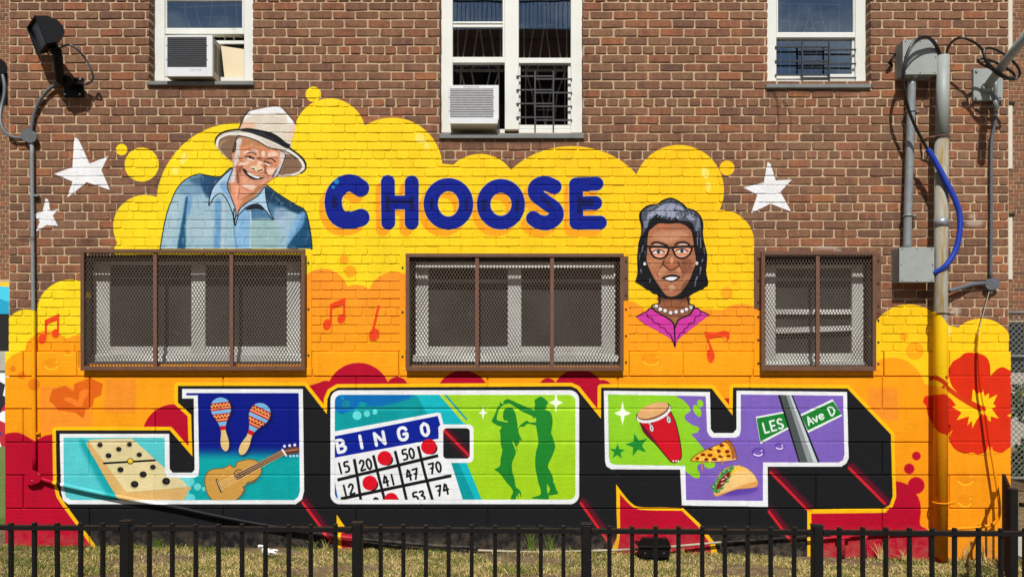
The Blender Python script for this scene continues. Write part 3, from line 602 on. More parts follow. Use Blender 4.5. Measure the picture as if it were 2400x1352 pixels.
    for pts in ([(750, 290), (900, 235), (990, 250), (960, 300), (820, 300), (720, 340)], [(1060, 300), (1120, 280), (1130, 360), (1080, 380)], [(1190, 320), (1300, 280), (1380, 330), (1300, 380), (1200, 380)], [(640, 520), (740, 465), (860, 480), (760, 540), (650, 560)], [(1170, 620), (1300, 590), (1290, 680), (1210, 720), (1170, 680)], [(990, 480), (1060, 430), (1080, 500), (1000, 560)], [(780, 400), (880, 440), (960, 400), (900, 470)], [(700, 900), (880, 900), (960, 950), (880, 1000), (760, 960)]):
        pp(z3(pts), (238, 212, 196), .8, 1.6)
    for pts in ([(640, 560), (720, 545), (700, 620), (640, 700), (620, 640)], [(1100, 540), (1170, 540), (1150, 640), (1180, 700), (1120, 700)], [(960, 400), (1060, 400), (1080, 470), (1000, 440)], [(1090, 460), (1140, 430), (1180, 440), (1120, 490)], [(640, 880), (700, 960), (860, 1020), (720, 1000), (640, 940)], [(600, 660), (640, 700), (650, 860), (600, 870)]):
        pp(z3(pts), (142, 84, 62), .85, 1.6)
    for pts in ([(560, 560), (600, 600), (610, 700), (590, 800)], [(1380, 560), (1330, 660), (1290, 720)], [(640, 430), (700, 470), (760, 480)], [(1240, 560), (1310, 570), (1360, 540)], [(760, 250), (900, 215), (1010, 232)], [(1040, 270), (1050, 350), (1020, 400)], [(1150, 280), (1160, 360)], [(700, 420), (650, 400), (620, 360)], [(880, 870), (980, 880), (1060, 860)], [(690, 730), (760, 820), (860, 880)], [(1190, 770), (1120, 850)], [(700, 560), (660, 640), (680, 720)], [(1120, 640), (1180, 720), (1190, 760)], [(820, 250), (960, 290)], [(1200, 400), (1290, 390), (1360, 420)]):
        ln(z3(pts), 1.8, (124, 68, 50), .75, .6)
    pp(z3([(980, 960), (1120, 880), (1240, 810), (1180, 880), (1060, 980), (940, 1020)]), (150, 94, 66), .7, 2); pp(z3([(1200, 430), (1420, 440), (1380, 560), (1250, 570)]), (206, 132, 96), .6, 3)
    pp(z3([(700, 700), (780, 760), (880, 830), (1050, 840), (1180, 780), (1100, 900), (900, 900), (720, 860)]), (232, 168, 142), .8, 3)
    unclip()
    mottle(spl(fc), [(238, 204, 184), (196, 128, 96), (150, 92, 68), (232, 172, 140), (244, 224, 212), (176, 108, 80)], 110, 5, (1.5, 4.5), .42, .7)
    D = (62, 34, 30)
    ln(z3([(800, 325), (850, 302), (910, 308), (965, 345)]), 2.6, D, .9, .5); ln(z3([(1180, 425), (1240, 420), (1290, 445), (1325, 475)]), 3, D, .9, .5)
    ln(z3([(760, 382), (840, 376), (890, 400), (920, 425)]), 3.6, D); pp(z3([(765, 395), (830, 410), (890, 420), (850, 440), (800, 430)]), (240, 238, 235)); dot(480+850/8, 320+396/8, 2.3, (20, 16, 18))
    ln(z3([(1120, 480), (1180, 490), (1240, 520)]), 3, D); pp(z3([(1130, 500), (1190, 515), (1240, 530), (1180, 540)]), (240, 238, 235)); dot(480+1190/8, 320+505/8, 1.9, (20, 16, 18))
    ln(z3([(1110, 490), (1160, 470), (1230, 480), (1290, 520)]), 1.4, (130, 74, 54), .8, .4)
    pp(z3([(830, 600), (900, 560), (1000, 545), (1100, 590), (1110, 640), (1040, 665), (950, 650), (870, 640)]), (236, 196, 166), 1, 1)
    pp(z3([(855, 580), (890, 565), (930, 580), (890, 600)]), (245, 240, 235), .9, .8)
    ln(z3([(870, 600), (910, 605), (930, 630)]), 2.6, D); ln(z3([(1000, 645), (1040, 640), (1080, 625)]), 2.8, D); ln(z3([(860, 640), (930, 670), (1060, 690), (1130, 660)]), 2, (160, 104, 76), .8, .6)
    mo = z3([(706, 615), (745, 608), (780, 640), (850, 695), (950, 735), (1070, 770), (1165, 755, 1), (1070, 800), (950, 818), (860, 790), (780, 725), (730, 665)])
    pp(mo, (26, 20, 26)); pp(z3([(790, 670), (860, 700), (960, 742), (1035, 768), (1000, 792), (910, 765), (830, 720)]), (238, 238, 242)); pp(z3([(860, 770), (950, 790), (1060, 785), (960, 812), (900, 800)]), (40, 70, 84), .8, .6)
    ln(z3([(690, 640), (720, 710), (790, 770), (880, 820)]), 2.5, (196, 120, 96), .7, 1); ln(z3([(900, 850), (1000, 855), (1090, 830)]), 2.5, (170, 110, 84), .6, 1)
    ln(z3([(620, 540), (600, 640), (625, 760), (640, 870)]), 2, (120, 70, 60), .7, .8)
    # hat
    pp(z2([(1240, 90), (1330, 50), (1480, 100), (1680, 330), (1720, 420), (1640, 380), (1500, 200)]), (50, 40, 36), .45, 3)
    pp(z2([(640, 470), (690, 330), (760, 220), (900, 120), (1300, 50), (1200, 110), (860, 180), (760, 280), (700, 400)]), (30, 28, 30), .45, 2)
    st = z2([(205, 800), (225, 700), (300, 640), (450, 580), (600, 556), (760, 562), (900, 600), (1050, 655), (1200, 716), (1400, 795), (1600, 895), (1750, 1005), (1850, 1125), (1880, 1200), (1862, 1268), (1780, 1325), (1640, 1375), (1620, 1350), (1760, 1300), (1812, 1230), (1815, 1170), (1740, 1062), (1600, 965), (1450, 900), (1200, 850), (1000, 735), (800, 660), (620, 620), (460, 622), (340, 660), (270, 720), (250, 850)])
    pp(st, (226, 224, 218)); ln(z2([(620, 625), (800, 662), (1000, 735), (1200, 850), (1450, 900), (1600, 968), (1740, 1065)]), 2.5, K, .9, .5)
    pp(z2([(1050, 690), (1250, 760), (1450, 840), (1560, 900), (1400, 880), (1200, 820)]), (200, 186, 168), .7, 2)
    cr2 = z2([(636, 505, 1), (700, 370), (740, 262), (830, 175), (1000, 132), (1280, 82), (1330, 76), (1440, 112), (1530, 210), (1660, 360), (1702, 450), (1682, 560), (1640, 700), (1600, 870, 1), (1400, 690), (1250, 580), (1000, 530), (800, 505)])
    pp(cr2, (220, 211, 196)); mottle(spl(cr2), [(236, 230, 220), (204, 192, 172), (226, 200, 180), (242, 240, 240)], 50, 6, (4, 12), .4, 1.5, 20)
    clip(spl(cr2))
    pp(z2([(700, 370), (740, 262), (830, 175), (1280, 80), (1440, 112), (1540, 220), (1670, 370), (1560, 380), (1530, 250), (1400, 205), (1100, 212), (850, 225), (780, 300), (720, 360)]), (240, 241, 248), .95, 1.5)
    pp(z2([(680, 390), (930, 390), (900, 490), (660, 500)]), (232, 178, 146), .75, 3); pp(z2([(1600, 440), (1700, 440), (1660, 640), (1600, 860), (1560, 700)]), (226, 196, 180), .7, 3)
    unclip()
    ln(z2([(636, 505), (700, 370), (750, 250), (820, 180)]), 2.6, K, .9, .7)
    bd = z2([(620, 520), (800, 488), (1000, 515), (1250, 572), (1400, 655), (1520, 752), (1602, 792, 1), (1592, 880, 1), (1500, 852), (1350, 772), (1150, 682), (900, 590), (720, 548)])
    pp(bd, (20, 21, 27)); ln(z2([(760, 545), (940, 560), (1120, 575)]), 2.2, (120, 126, 140), .6, .8); ln(z2([(1020, 600), (1200, 660), (1400, 770)]), 2.2, (80, 88, 104), .6, 1)
    SHAPES['man'] = union(spl(sh), spl(br), spl(cr2), spl(fc))
    SHAPES['man_hat'] = union(spl(br), spl(cr2)); SHAPES['man_face'] = spl(fc); SHAPES['man_shirt'] = spl(sh)

def draw_woman():
    a = lambda p: Z(1430, 450, 8, p); b = lambda p: Z(1430, 600, 6, p)
    K = (19, 20, 24)
    hr = a([(505, 1230), (520, 1080), (532, 950), (575, 800), (580, 640), (545, 500), (552, 390), (650, 282), (760, 236), (890, 222), (960, 165), (1080, 116), (1150, 110), (1250, 146), (1380, 230), (1450, 300), (1560, 332), (1660, 402), (1722, 500), (1750, 620), (1740, 760), (1760, 920), (1800, 1080), (1820, 1200)])
    hr += b([(1360, 110), (1352, 230), (1382, 372, 1), (1372, 425, 1), (1330, 440, 1), (1300, 474, 1), (1270, 480, 1), (1200, 512, 1), (1180, 520, 1), (1110, 566, 1), (1000, 590), (850, 600), (700, 570), (672, 574, 1), (660, 545, 1), (600, 532, 1), (545, 482, 1), (500, 462, 1), (420, 404, 1), (350, 368, 1), (382, 250), (380, 100)])
    # neck and blouse first
    bl = b([(370, 852, 1), (520, 775), (600, 735), (1180, 735), (1260, 765), (1392, 828, 1), (1270, 925), (1160, 1010), (1020, 1120), (950, 1190), (915, 1300, 1), (885, 1215), (800, 1130), (650, 1045), (480, 950)])
    pp(bl, (210, 58, 166)); ln(bl[0:6], 3, (60, 10, 60), .9, .4)
    pp(b([(690, 560), (680, 680), (600, 730), (680, 800), (770, 850), (860, 900), (915, 985, 1), (950, 900), (1040, 850), (1110, 820), (1170, 740), (1120, 680), (1090, 560)]), (150, 92, 62))
    pp(b([(690, 580), (1100, 580), (1080, 640), (900, 620), (720, 640)]), (96, 62, 48), .75, 3)
    pp(b([(870, 880), (960, 880), (915, 985)]), (166, 120, 70), .8, 2); ln(b([(750, 640), (770, 690)]), 2, (110, 60, 44), .7, 1); ln(b([(1010, 630), (970, 690)]), 2, (90, 70, 50), .7, 1)
    ln(b([(700, 560), (690, 660), (600, 690), (590, 730), (660, 790), (770, 850), (850, 905), (900, 985), (912, 1270)]), 3.4, K); ln(b([(1090, 560), (1110, 670), (1180, 700), (1170, 745), (1110, 830), (1000, 870), (945, 920), (915, 1000)]), 3.4, K)
    P = (72, 12, 66)
    ln(b([(520, 810), (530, 860), (590, 880), (610, 930), (680, 950), (700, 1000), (765, 1015), (800, 1080), (840, 1095), (880, 1180), (905, 1270)]), 2.2, P, .95, .3); ln(b([(1270, 780), (1260, 840), (1195, 860), (1180, 930), (1110, 950), (1090, 1000), (1050, 1020), (1030, 1070), (985, 1090), (950, 1165)]), 2.2, P, .95, .3)
    pp(hr, K)
    # grey crown of the hair
    clip(spl(hr))
    pp(a([(590, 470), (620, 350), (740, 280), (880, 250), (1000, 180), (1150, 135), (1300, 210), (1420, 320), (1580, 380), (1670, 480), (1690, 650), (1600, 700), (1500, 560), (1300, 540), (1000, 500), (760, 520), (680, 680), (630, 600)]), (80, 88, 102))
    pp(a([(700, 460), (760, 380), (900, 300), (1020, 230), (1180, 215), (1300, 260), (1400, 340), (1280, 360), (1260, 420), (1300, 500), (1180, 480), (1100, 470), (880, 430), (760, 490), (690, 560)]), (146, 152, 178), 1, .6)
    pp(a([(1420, 450), (1500, 450), (1600, 520), (1500, 530)]), (146, 152, 178)); pp(a([(1640, 480), (1680, 560), (1660, 720), (1590, 720), (1620, 600)]), (120, 128, 152), .9, .6)
    pp(a([(640, 580), (720, 520), (700, 660), (660, 680)]), (120, 128, 150), .9, .6)
    pp(a([(850, 440), (900, 430), (1040, 520), (1100, 470), (1180, 530), (1230, 480), (1320, 560), (1480, 560), (1560, 640), (1300, 600), (1000, 600), (740, 660), (760, 560)]), K)
    ln(a([(780, 340), (880, 260), (960, 200)]), 2, K, .6, .5); ln(a([(1200, 330), (1350, 370), (1500, 380), (1620, 450)]), 3, K, .7, .6); ln(a([(1120, 160), (1140, 190), (1260, 200)]), 2, K, .5, .8)
    for k in range(16):
        x = 640+k*62; ln(a([(x, 520-abs(k-8)*12), (x+30+k*2, 420), (x+10, 330), (x+60-(k-8)*16, 240)]), 2.2, (188, 192, 210) if k % 3 else (44, 48, 58), .6, .5, w2=.8)
    unclip()
    mottle(spl(hr), [(96, 102, 118), (60, 64, 74), (130, 136, 156), (30, 32, 38)], 60, 9, (3, 9), .45, .7, 85)
    # face
    fc = a([(720, 760), (760, 700), (880, 610), (960, 590), (1100, 600), (1300, 590), (1440, 650), (1520, 740), (1555, 900), (1575, 1050), (1600, 1200), (1606, 1280)])+b([(1196, 130), (1165, 210), (1120, 330), (1060, 430), (990, 515), (920, 560), (850, 572), (780, 545), (700, 440), (625, 330), (565, 210), (530, 130)])+a([(682, 1270), (694, 1100), (700, 900)])
    ln(fc, 4, K, closed=True); pp(fc, (174, 112, 82))
    clip(spl(fc))
    pp(a([(880, 760), (1100, 740), (1400, 740), (1450, 850), (1250, 900), (1100, 960), (900, 900), (780, 860)]), (206, 150, 116), .8, 4)
    pp(a([(900, 590), (1150, 620), (1100, 680), (900, 660)]), (190, 110, 80), .6, 3)
    pp(b([(560, 90), (720, 70), (700, 200), (640, 260)]), (176, 112, 80), .6, 4); pp(b([(1000, 60), (1150, 60), (1150, 240), (1040, 280)]), (122, 72, 52), .7, 5)
    pp(b([(700, 160), (790, 160), (780, 230), (680, 290), (660, 230)]), (206, 152, 110), .7, 3); pp(b([(920, 160), (980, 150), (1000, 220), (960, 240)]), (206, 152, 110), .7, 3)
    pp(b([(830, 400), (900, 400), (910, 470), (840, 480)]), (204, 160, 128), .8, 3); pp(b([(560, 220), (640, 340), (720, 460), (640, 380)]), (110, 66, 48), .7, 3); pp(b([(1120, 330), (1060, 430), (1000, 500), (1040, 380)]), (98, 58, 44), .8, 3)
    pp(b([(780, 490), (940, 490), (900, 550), (840, 555)]), (176, 116, 84), .6, 3)
    unclip()
    pp(b([(520, 60), (700, 40), (690, 110), (600, 150)]), (196, 134, 100), .7, 3); pp(b([(1060, 250), (1140, 220), (1090, 330), (1040, 360)]), (182, 120, 90), .6, 3); pp(b([(640, 260), (720, 300), (700, 370), (640, 320)]), (190, 128, 96), .65, 3)
    ln(b([(690, 190), (660, 250), (680, 300)]), 2, (96, 54, 40), .7, .8); ln(b([(1000, 190), (1030, 250), (1010, 300)]), 2, (96, 54, 40), .7, .8); ln(b([(780, 430), (850, 390), (930, 425)]), 2, (110, 66, 48), .6, 1)
    ln(a([(900, 690), (1100, 700), (1350, 690)]), 2, (120, 70, 50), .5, 1); ln(a([(860, 800), (1000, 780)]), 1.6, (120, 70, 50), .5, 1)
    mottle(spl(fc), [(196, 136, 102), (120, 72, 52), (176, 112, 80), (214, 160, 124), (136, 82, 58)], 90, 8, (1.5, 5), .4, .8)
    # eyes and glasses
    for ex in (915, 1350):
        pp(a([(ex-150, 1060), (ex+150, 1060), (ex+140, 1160), (ex+60, 1230), (ex-60, 1230), (ex-140, 1160)]), (232, 164, 134), .95, 1)
    for (ex, ey) in ((905, 1125), (1345, 1110)):
        pp(a([(ex-110, ey+5), (ex, ey-40), (ex+90, ey), (ex, ey+32)]), (226, 222, 220)); dot(1430+ex/8, 450+ey/8, 4.3, (70, 76, 84)); dot(1430+ex/8, 450+ey/8, 2, K)
        ln(a([(ex-120, ey), (ex-40, ey-35), (ex+40, ey-38), (ex+110, ey+5)]), 2.6, (60, 34, 28))
    ln(a([(775, 975), (850, 945), (950, 960), (1070, 1010)]), 4.5, K); ln(a([(1220, 990), (1290, 950), (1400, 945), (1480, 985)]), 4.5, K)
    pp(a([(810, 990), (880, 975), (960, 1000), (880, 1008)]), (214, 190, 170), .9, .8); pp(a([(1270, 990), (1360, 965), (1460, 990), (1360, 1010)]), (214, 190, 170), .9, .8)
    g1 = a([(750, 1040), (920, 1035), (1085, 1040), (1080, 1140), (1030, 1220), (930, 1250), (830, 1220), (770, 1140)]); g2 = a([(1180, 1040), (1350, 1030), (1520, 1040), (1500, 1150), (1430, 1220), (1330, 1245), (1240, 1210), (1195, 1130)])
    ln(g1, 4.2, (18, 16, 18), closed=True); ln(g2, 4.2, (18, 16, 18), closed=True)
    ln(a([(700, 1025), (900, 1025), (1130, 1045), (1350, 1025), (1580, 1025)]), 5, (18, 16, 18))
    # nose and mouth
    pp(b([(740, 110), (800, 60), (830, 20), (900, 20), (940, 70), (980, 110), (930, 170), (860, 190), (790, 170)]), (170, 100, 68), .9, 2); pp(b([(850, 30), (885, 30), (880, 110), (850, 110)]), (226, 176, 134), .85, 2.5)
    ln(b([(760, 60), (745, 110), (790, 160), (855, 200), (920, 170), (970, 130), (955, 80)]), 2.8, (60, 26, 20), .9, .6); ln(b([(740, 110), (700, 180)]), 2.2, (60, 26, 20), .7, .8); ln(b([(975, 130), (1000, 180)]), 2.2, (60, 26, 20), .7, .8)
    pp(b([(712, 310, 1), (790, 278), (850, 262), (920, 265), (990, 292, 1), (940, 340), (860, 368), (790, 345)]), (16, 12, 14)); pp(b([(765, 315, 1), (850, 292), (955, 300, 1), (900, 338), (850, 347), (800, 335)]), (236, 236, 240))
    # ears, pearls, highlights
    for (x, y) in ((1511, 618), (1633, 617)): dot(x, y, 3.8, (236, 236, 240)); 
    for i, (x, y) in enumerate(((650, 705), (705, 748), (773, 768), (850, 797), (927, 785), (1012, 777), (1072, 748), (1135, 722))): dot(1430+x/6, 600+y/6+.8, 5.2, (40, 30, 34)); dot(1430+x/6, 600+y/6, 4.4, (234, 234, 240))
    H = (150, 156, 182)
    for pts in ([(640, 560), (620, 700), (600, 820)], [(1690, 640), (1690, 760), (1720, 900)], [(1640, 760), (1660, 900)], [(900, 250), (1000, 300), (1100, 290)], [(760, 420), (900, 360), (1050, 380)], [(1300, 300), (1450, 400), (1600, 480)], [(660, 640), (640, 760)], [(560, 1150), (540, 1280)], [(1760, 1050), (1770, 1180)]): ln(a(pts), 2.4, H, .75, .6, w2=1)
    for pts in ([(430, 190), (440, 240)], [(1300, 50), (1290, 90)], [(1275, 160), (1260, 260)], [(1225, 290), (1200, 360), (1190, 430)], [(560, 330), (558, 370)]): ln(b(pts), 3, H, .9, .6, w2=1.2)
    for pts in ([(620, 1000), (590, 1130)], [(1630, 840), (1640, 1000)], [(1690, 860), (1700, 1040)]): ln(a(pts), 1.8, H, .8, .5)
    SHAPES['woman'] = union(spl(hr), spl(bl), b([(600, 560), (1180, 560), (1180, 780), (600, 780)]))
    SHAPES['woman_hair'] = spl(hr); SHAPES['woman_face'] = spl(fc); SHAPES['woman_blouse'] = spl(bl)

def draw_mural():
    draw_stains(); draw_background(); draw_letters(); draw_J(); draw_O(); draw_Y(); draw_notes(); draw_flower(); draw_stars(); draw_choose(); draw_man(); draw_woman()
    SHAPES['J'], SHAPES['O'], SHAPES['Y'] = J_OUT, O_OUT, Y_OUT
    SHAPES['domino'] = spl([(205, 1046), (208, 1033), (222, 1029), (300, 1027), (314, 1031), (385, 1095), (438, 1138), (440, 1152), (434, 1167), (424, 1172), (282, 1172), (258, 1138), (225, 1080)])
    SHAPES['guitar'] = spl([(480, 1130), (482, 1114), (490, 1103), (540, 1088), (570, 1078), (604, 1081), (662, 1052), (702, 1046), (703, 1058), (672, 1066), (614, 1098), (606, 1118), (577, 1136), (573, 1150), (552, 1171), (498, 1171), (486, 1155)])
    SHAPES['bingo'] = [(785, 1011), (1026, 966), (1033, 968), (1041, 1000), (1058, 1085), (1086, 1170), (793, 1170), (785, 1165)]
    SHAPES['sign'] = [(1771, 976), (1836, 964), (1824, 926), (1854, 926), (1876, 970), (1951, 935), (1974, 974), (1894, 1014), (1921, 1083), (1876, 1083), (1850, 1004), (1782, 1040)]
# ---------------------------------------------------------------- paint map image + materials
draw_mural()
_px = np.empty((MH, MW, 4), np.float32); _px[..., :3] = m_rgb; _px[..., 3] = m_a
img = bpy.data.images.new('mural_paint', MW, MH, alpha=True); img.alpha_mode = 'CHANNEL_PACKED'
img.pixels.foreach_set(np.ascontiguousarray(_px[::-1]).ravel()); img.update(); img.pack()
del _px

def lin(c): return tuple((v/255/12.92 if v/255 <= .04045 else ((v/255+.055)/1.055)**2.4) for v in c)+(1,)
class NT:
    def __init__(s, name):
        s.m = bpy.data.materials.new(name); s.m.use_nodes = True; s.t = s.m.node_tree; s.t.nodes.clear()
        s.out = s.n('ShaderNodeOutputMaterial'); s.b = s.n('ShaderNodeBsdfPrincipled'); s.l(s.b.outputs[0], s.out.inputs[0])
    def n(s, t, **k):
        o = s.t.nodes.new(t)
        for a, v in k.items(): setattr(o, a, v)
        return o
    def l(s, a, b): s.t.links.new(a, b)
    def math(s, op, a, b=None, c=None, clamp=False):
        o = s.n('ShaderNodeMath', operation=op, use_clamp=clamp)
        for i, v in enumerate((a, b, c)):
            if v is None: continue
            if isinstance(v, (int, float)): o.inputs[i].default_value = v
            else: s.l(v, o.inputs[i])
        return o.outputs[0]
    def mix(s, f, a, b, blend='MIX'):
        o = s.n('ShaderNodeMix', data_type='RGBA', blend_type=blend)
        for k, v in (('Factor', f), ('A', a), ('B', b)):
            if isinstance(v, (int, float)): o.inputs[k].default_value = v
            elif isinstance(v, tuple): o.inputs[k].default_value = v
            else: s.l(v, o.inputs[k])
        return o.outputs['Result']
    def pos(s):
        if not hasattr(s, '_p'): s._p = s.n('ShaderNodeNewGeometry').outputs['Position']
        return s._p
    def noise(s, scale, detail=4, rough=.55, vec=None, stretch=None):
        o = s.n('ShaderNodeTexNoise'); o.inputs['Scale'].default_value = scale; o.inputs['Detail'].default_value = detail; o.inputs['Roughness'].default_value = rough
        v = vec or s.pos()
        if stretch:
            mp = s.n('ShaderNodeMapping'); mp.inputs['Scale'].default_value = stretch; s.l(v, mp.inputs[0]); v = mp.outputs[0]
        s.l(v, o.inputs['Vector']); return o.outputs['Fac']
    def ramp(s, f, stops, interp='LINEAR'):
        o = s.n('ShaderNodeValToRGB'); cr = o.color_ramp; cr.interpolation = interp
        while len(cr.elements) < len(stops): cr.elements.new(.5)
        for e, (p, c) in zip(cr.elements, stops): e.position = p; e.color = c if len(c) == 4 else c+(1,)
        s.l(f, o.inputs[0]); return o.outputs[0]
    def fac(s, f, a, b): return s.ramp(f, [(a, (0, 0, 0, 1)), (b, (1, 1, 1, 1))])
    def bump(s, h, strength=.3, dist=.01):
        o = s.n('ShaderNodeBump'); o.inputs['Strength'].default_value = strength; o.inputs['Distance'].default_value = dist
        s.l(h, o.inputs['Height']); s.l(o.outputs[0], s.b.inputs['Normal'])
    def mural(s, base, k=1.0, wear=True):
        """flat paint laid over the base colour, placed by its real position on the wall"""
        sp = s.n('ShaderNodeSeparateXYZ'); s.l(s.pos(), sp.inputs[0])
        px = s.math('MULTIPLY_ADD', sp.outputs[0], k/S/2400, .5)
        py = s.math('MULTIPLY_ADD', sp.outputs[2], k/S/(MY1-MY0), 1-(HORY+ZC*k/S-MY0)/(MY1-MY0))
        cb = s.n('ShaderNodeCombineXYZ'); s.l(px, cb.inputs[0]); s.l(py, cb.inputs[1])
        im = s.n('ShaderNodeTexImage'); im.image = img; im.extension = 'CLIP'; im.interpolation = 'Linear'; s.l(cb.outputs[0], im.inputs[0])
        c = s.mix(1, im.outputs['Color'], (.86, .86, .86, 1), 'MULTIPLY')
        v = s.noise(2.2, 3, .6); v2 = s.noise(38, 3, .6, stretch=(1, 1, 1.8))
        c = s.mix(1, c, s.ramp(v, [(.25, (.9, .9, .9, 1)), (.75, (1.05, 1.05, 1.05, 1))]), 'MULTIPLY')
        c = s.mix(1, c, s.ramp(v2, [(.3, (.93, .93, .92, 1)), (.7, (1.03, 1.03, 1.03, 1))]), 'MULTIPLY')
        c = s.mix(1, c, s.ramp(s.noise(9, 4, .7, stretch=(1, 1, .25)), [(.3, (.92, .92, .92, 1)), (.7, (1.05, 1.05, 1.05, 1))]), 'MULTIPLY')
        sp_ = s.math('MULTIPLY', s.fac(sp.outputs[2], .2, -.1) if False else s.math('MULTIPLY_ADD', sp.outputs[2], -3.2, .62, True), s.fac(s.noise(14, 5, .7), .4, .68))
        c = s.mix(s.math('MULTIPLY', sp_, .55), c, lin((128, 112, 92)))
        a = im.outputs['Alpha']
        if wear:
            pin = s.noise(120, 3, .6); a = s.math('MULTIPLY', a, s.math('MULTIPLY_ADD', s.fac(pin, .27, .33), .85, .15))
        return s.mix(a, base, c), a

def simple(name, c, rough=.6, metal=0, var=.12, scale=14, bump=0, spec=.5, dirt=None):
    t = NT(name); base = lin(c)
    n = t.noise(scale, 5)
    v = t.ramp(n, [(.25, tuple(x*(1-var) for x in base[:3])), (.75, tuple(min(1, x*(1+var)) for x in base[:3]))])
    if dirt:
        d = t.noise(dirt[1], 6, .65); v = t.mix(t.fac(d, dirt[2], dirt[2]+.14), v, lin(dirt[0]))
    t.l(v, t.b.inputs['Base Color']); t.b.inputs['Roughness'].default_value = rough; t.b.inputs['Metallic'].default_value = metal; t.b.inputs['Specular IOR Level'].default_value = spec
    if bump: t.bump(t.noise(scale*4, 4), bump, .004)
    return t.m

def m_brick(name='brick', mural=True, k=1.0):
    t = NT(name)
    at = t.n('ShaderNodeAttribute', attribute_name='tone'); oi = t.n('ShaderNodeObjectInfo')
    r = t.math('FRACT', t.math('ADD', at.outputs['Fac'], oi.outputs['Random']))
    c = t.ramp(r, [(0, lin((103, 79, 66))), (.1, lin((113, 84, 68))), (.3, lin((122, 89, 70))), (.5, lin((127, 93, 72))), (.64, lin((124, 96, 75))), (.78, lin((130, 91, 70))), (.93, lin((134, 90, 68))), (1, lin((148, 99, 69)))])
    r2 = t.math('FRACT', t.math('MULTIPLY', r, 37.7))
    n1 = t.noise(26, 4, .65, stretch=(1, 1, 1.6)); c = t.mix(1, c, t.ramp(n1, [(.25, (.74, .74, .75, 1)), (.75, (1.2, 1.18, 1.15, 1))]), 'MULTIPLY')
    ns = t.noise(30, 2, .5, stretch=(1, 1, .12)); c = t.mix(1, c, t.ramp(ns, [(.3, (.86, .85, .86, 1)), (.7, (1.15, 1.1, 1.06, 1))]), 'MULTIPLY')
    n2 = t.noise(9, 3, .6); c = t.mix(t.math('MULTIPLY', t.fac(n2, .52, .7), .5), c, lin((82, 60, 54)))
    n3 = t.noise(60, 3, .7); c = t.mix(t.math('MULTIPLY', t.fac(n3, .66, .76), .45), c, lin((176, 150, 126)))
    n4 = t.noise(180, 2, .6); c = t.mix(t.math('MULTIPLY', t.fac(n4, .64, .72), .6), c, lin((54, 40, 38)))
    n5 = t.noise(1.1, 2, .6); c = t.mix(1, c, t.ramp(n5, [(.3, (.86, .86, .88, 1)), (.7, (1.08, 1.06, 1.04, 1))]), 'MULTIPLY')
    a = None
    if mural: c, a = t.mural(c, k)
    t.l(c, t.b.inputs['Base Color'])
    t.b.inputs['Roughness'].default_value = .85; t.b.inputs['Specular IOR Level'].default_value = .14
    if mural: t.l(t.math('MULTIPLY_ADD', a, -.2, .88), t.b.inputs['Roughness'])
    h = t.math('ADD', t.math('MULTIPLY', t.noise(120, 3, .65), 1), t.math('MULTIPLY', n1, 1.4)); t.bump(h, .45, .004)
    return t.m
def m_mortar(name='mortar', mural=True):
    t = NT(name); n = t.noise(40, 6, .65)
    c = t.ramp(n, [(.25, lin((154, 131, 104))), (.5, lin((176, 152, 122))), (.75, lin((190, 168, 138)))])
    n2 = t.noise(3, 4); c = t.mix(t.math('MULTIPLY', t.fac(n2, .5, .75), .4), c, lin((130, 106, 88)))
    if mural: c, a = t.mural(c)
    t.l(c, t.b.inputs['Base Color']); t.b.inputs['Roughness'].default_value = .9; t.b.inputs['Specular IOR Level'].default_value = .2
    t.bump(t.noise(150, 5, .7), .5, .004); return t.m
def m_painted(name, base, k=1.0, rough=.62, metal=0, bumpy=.25, wear=True):
    t = NT(name); n = t.noise(30, 5, .6); b = lin(base)
    c0 = t.ramp(n, [(.25, tuple(x*.86 for x in b[:3])), (.75, tuple(min(1, x*1.1) for x in b[:3]))])
    if name == 'painted_riser_pipe':
        c0 = t.mix(t.fac(t.noise(20, 4, .6, stretch=(1, 1, .12)), .5, .64), c0, lin((138, 112, 62)))
    c, a = t.mural(c0, k, wear)
    t.l(c, t.b.inputs['Base Color']); t.b.inputs['Roughness'].default_value = rough; t.b.inputs['Specular IOR Level'].default_value = .13
    if metal: t.l(t.math('MULTIPLY_ADD', a, -metal, metal), t.b.inputs['Metallic'])
    h = t.math('ADD', t.noise(90, 3, .6), t.math('MULTIPLY', t.noise(16, 3, .6, stretch=(1, 1, 2.5)), 1.6)); t.bump(h, bumpy, .005)
    return t.m
def m_glass(name, refl=.2, tint=.55, rough=.015):
    t = NT(name); t.t.nodes.remove(t.b)
    gl = t.n('ShaderNodeBsdfGlossy'); gl.inputs['Roughness'].default_value = rough; gl.inputs['Color'].default_value = (.76, .9, 1, 1)
    tr = t.n('ShaderNodeBsdfTransparent'); tr.inputs['Color'].default_value = (tint, tint, tint*1.02, 1)
    fr = t.n('ShaderNodeFresnel'); fr.inputs['IOR'].default_value = 1.5
    mx = t.n('ShaderNodeMixShader'); t.l(t.math('MULTIPLY_ADD', fr.outputs[0], 1.2, refl-.05, True), mx.inputs[0])
    t.l(tr.outputs[0], mx.inputs[1]); t.l(gl.outputs[0], mx.inputs[2]); t.l(mx.outputs[0], t.out.inputs[0])
    bn = t.n('ShaderNodeBump'); bn.inputs['Strength'].default_value = .022; bn.inputs['Distance'].default_value = .01; t.l(t.noise(3.5, 1), bn.inputs['Height']); t.l(bn.outputs[0], gl.inputs['Normal'])
    return t.m
M = {}
M['brick'] = m_brick(); M['brick_far'] = m_brick('brick_far', False); M['mortar'] = m_mortar(); M['mortar_far'] = m_mortar('mortar_far', False)
M['block'] = m_painted('painted_block', (170, 160, 150), DIST/(DIST-.02), .66, 0, .35, False)
M['film'] = m_painted('painted_figure_brick', (120, 78, 62), 1.0, .68, 0, .35, True)
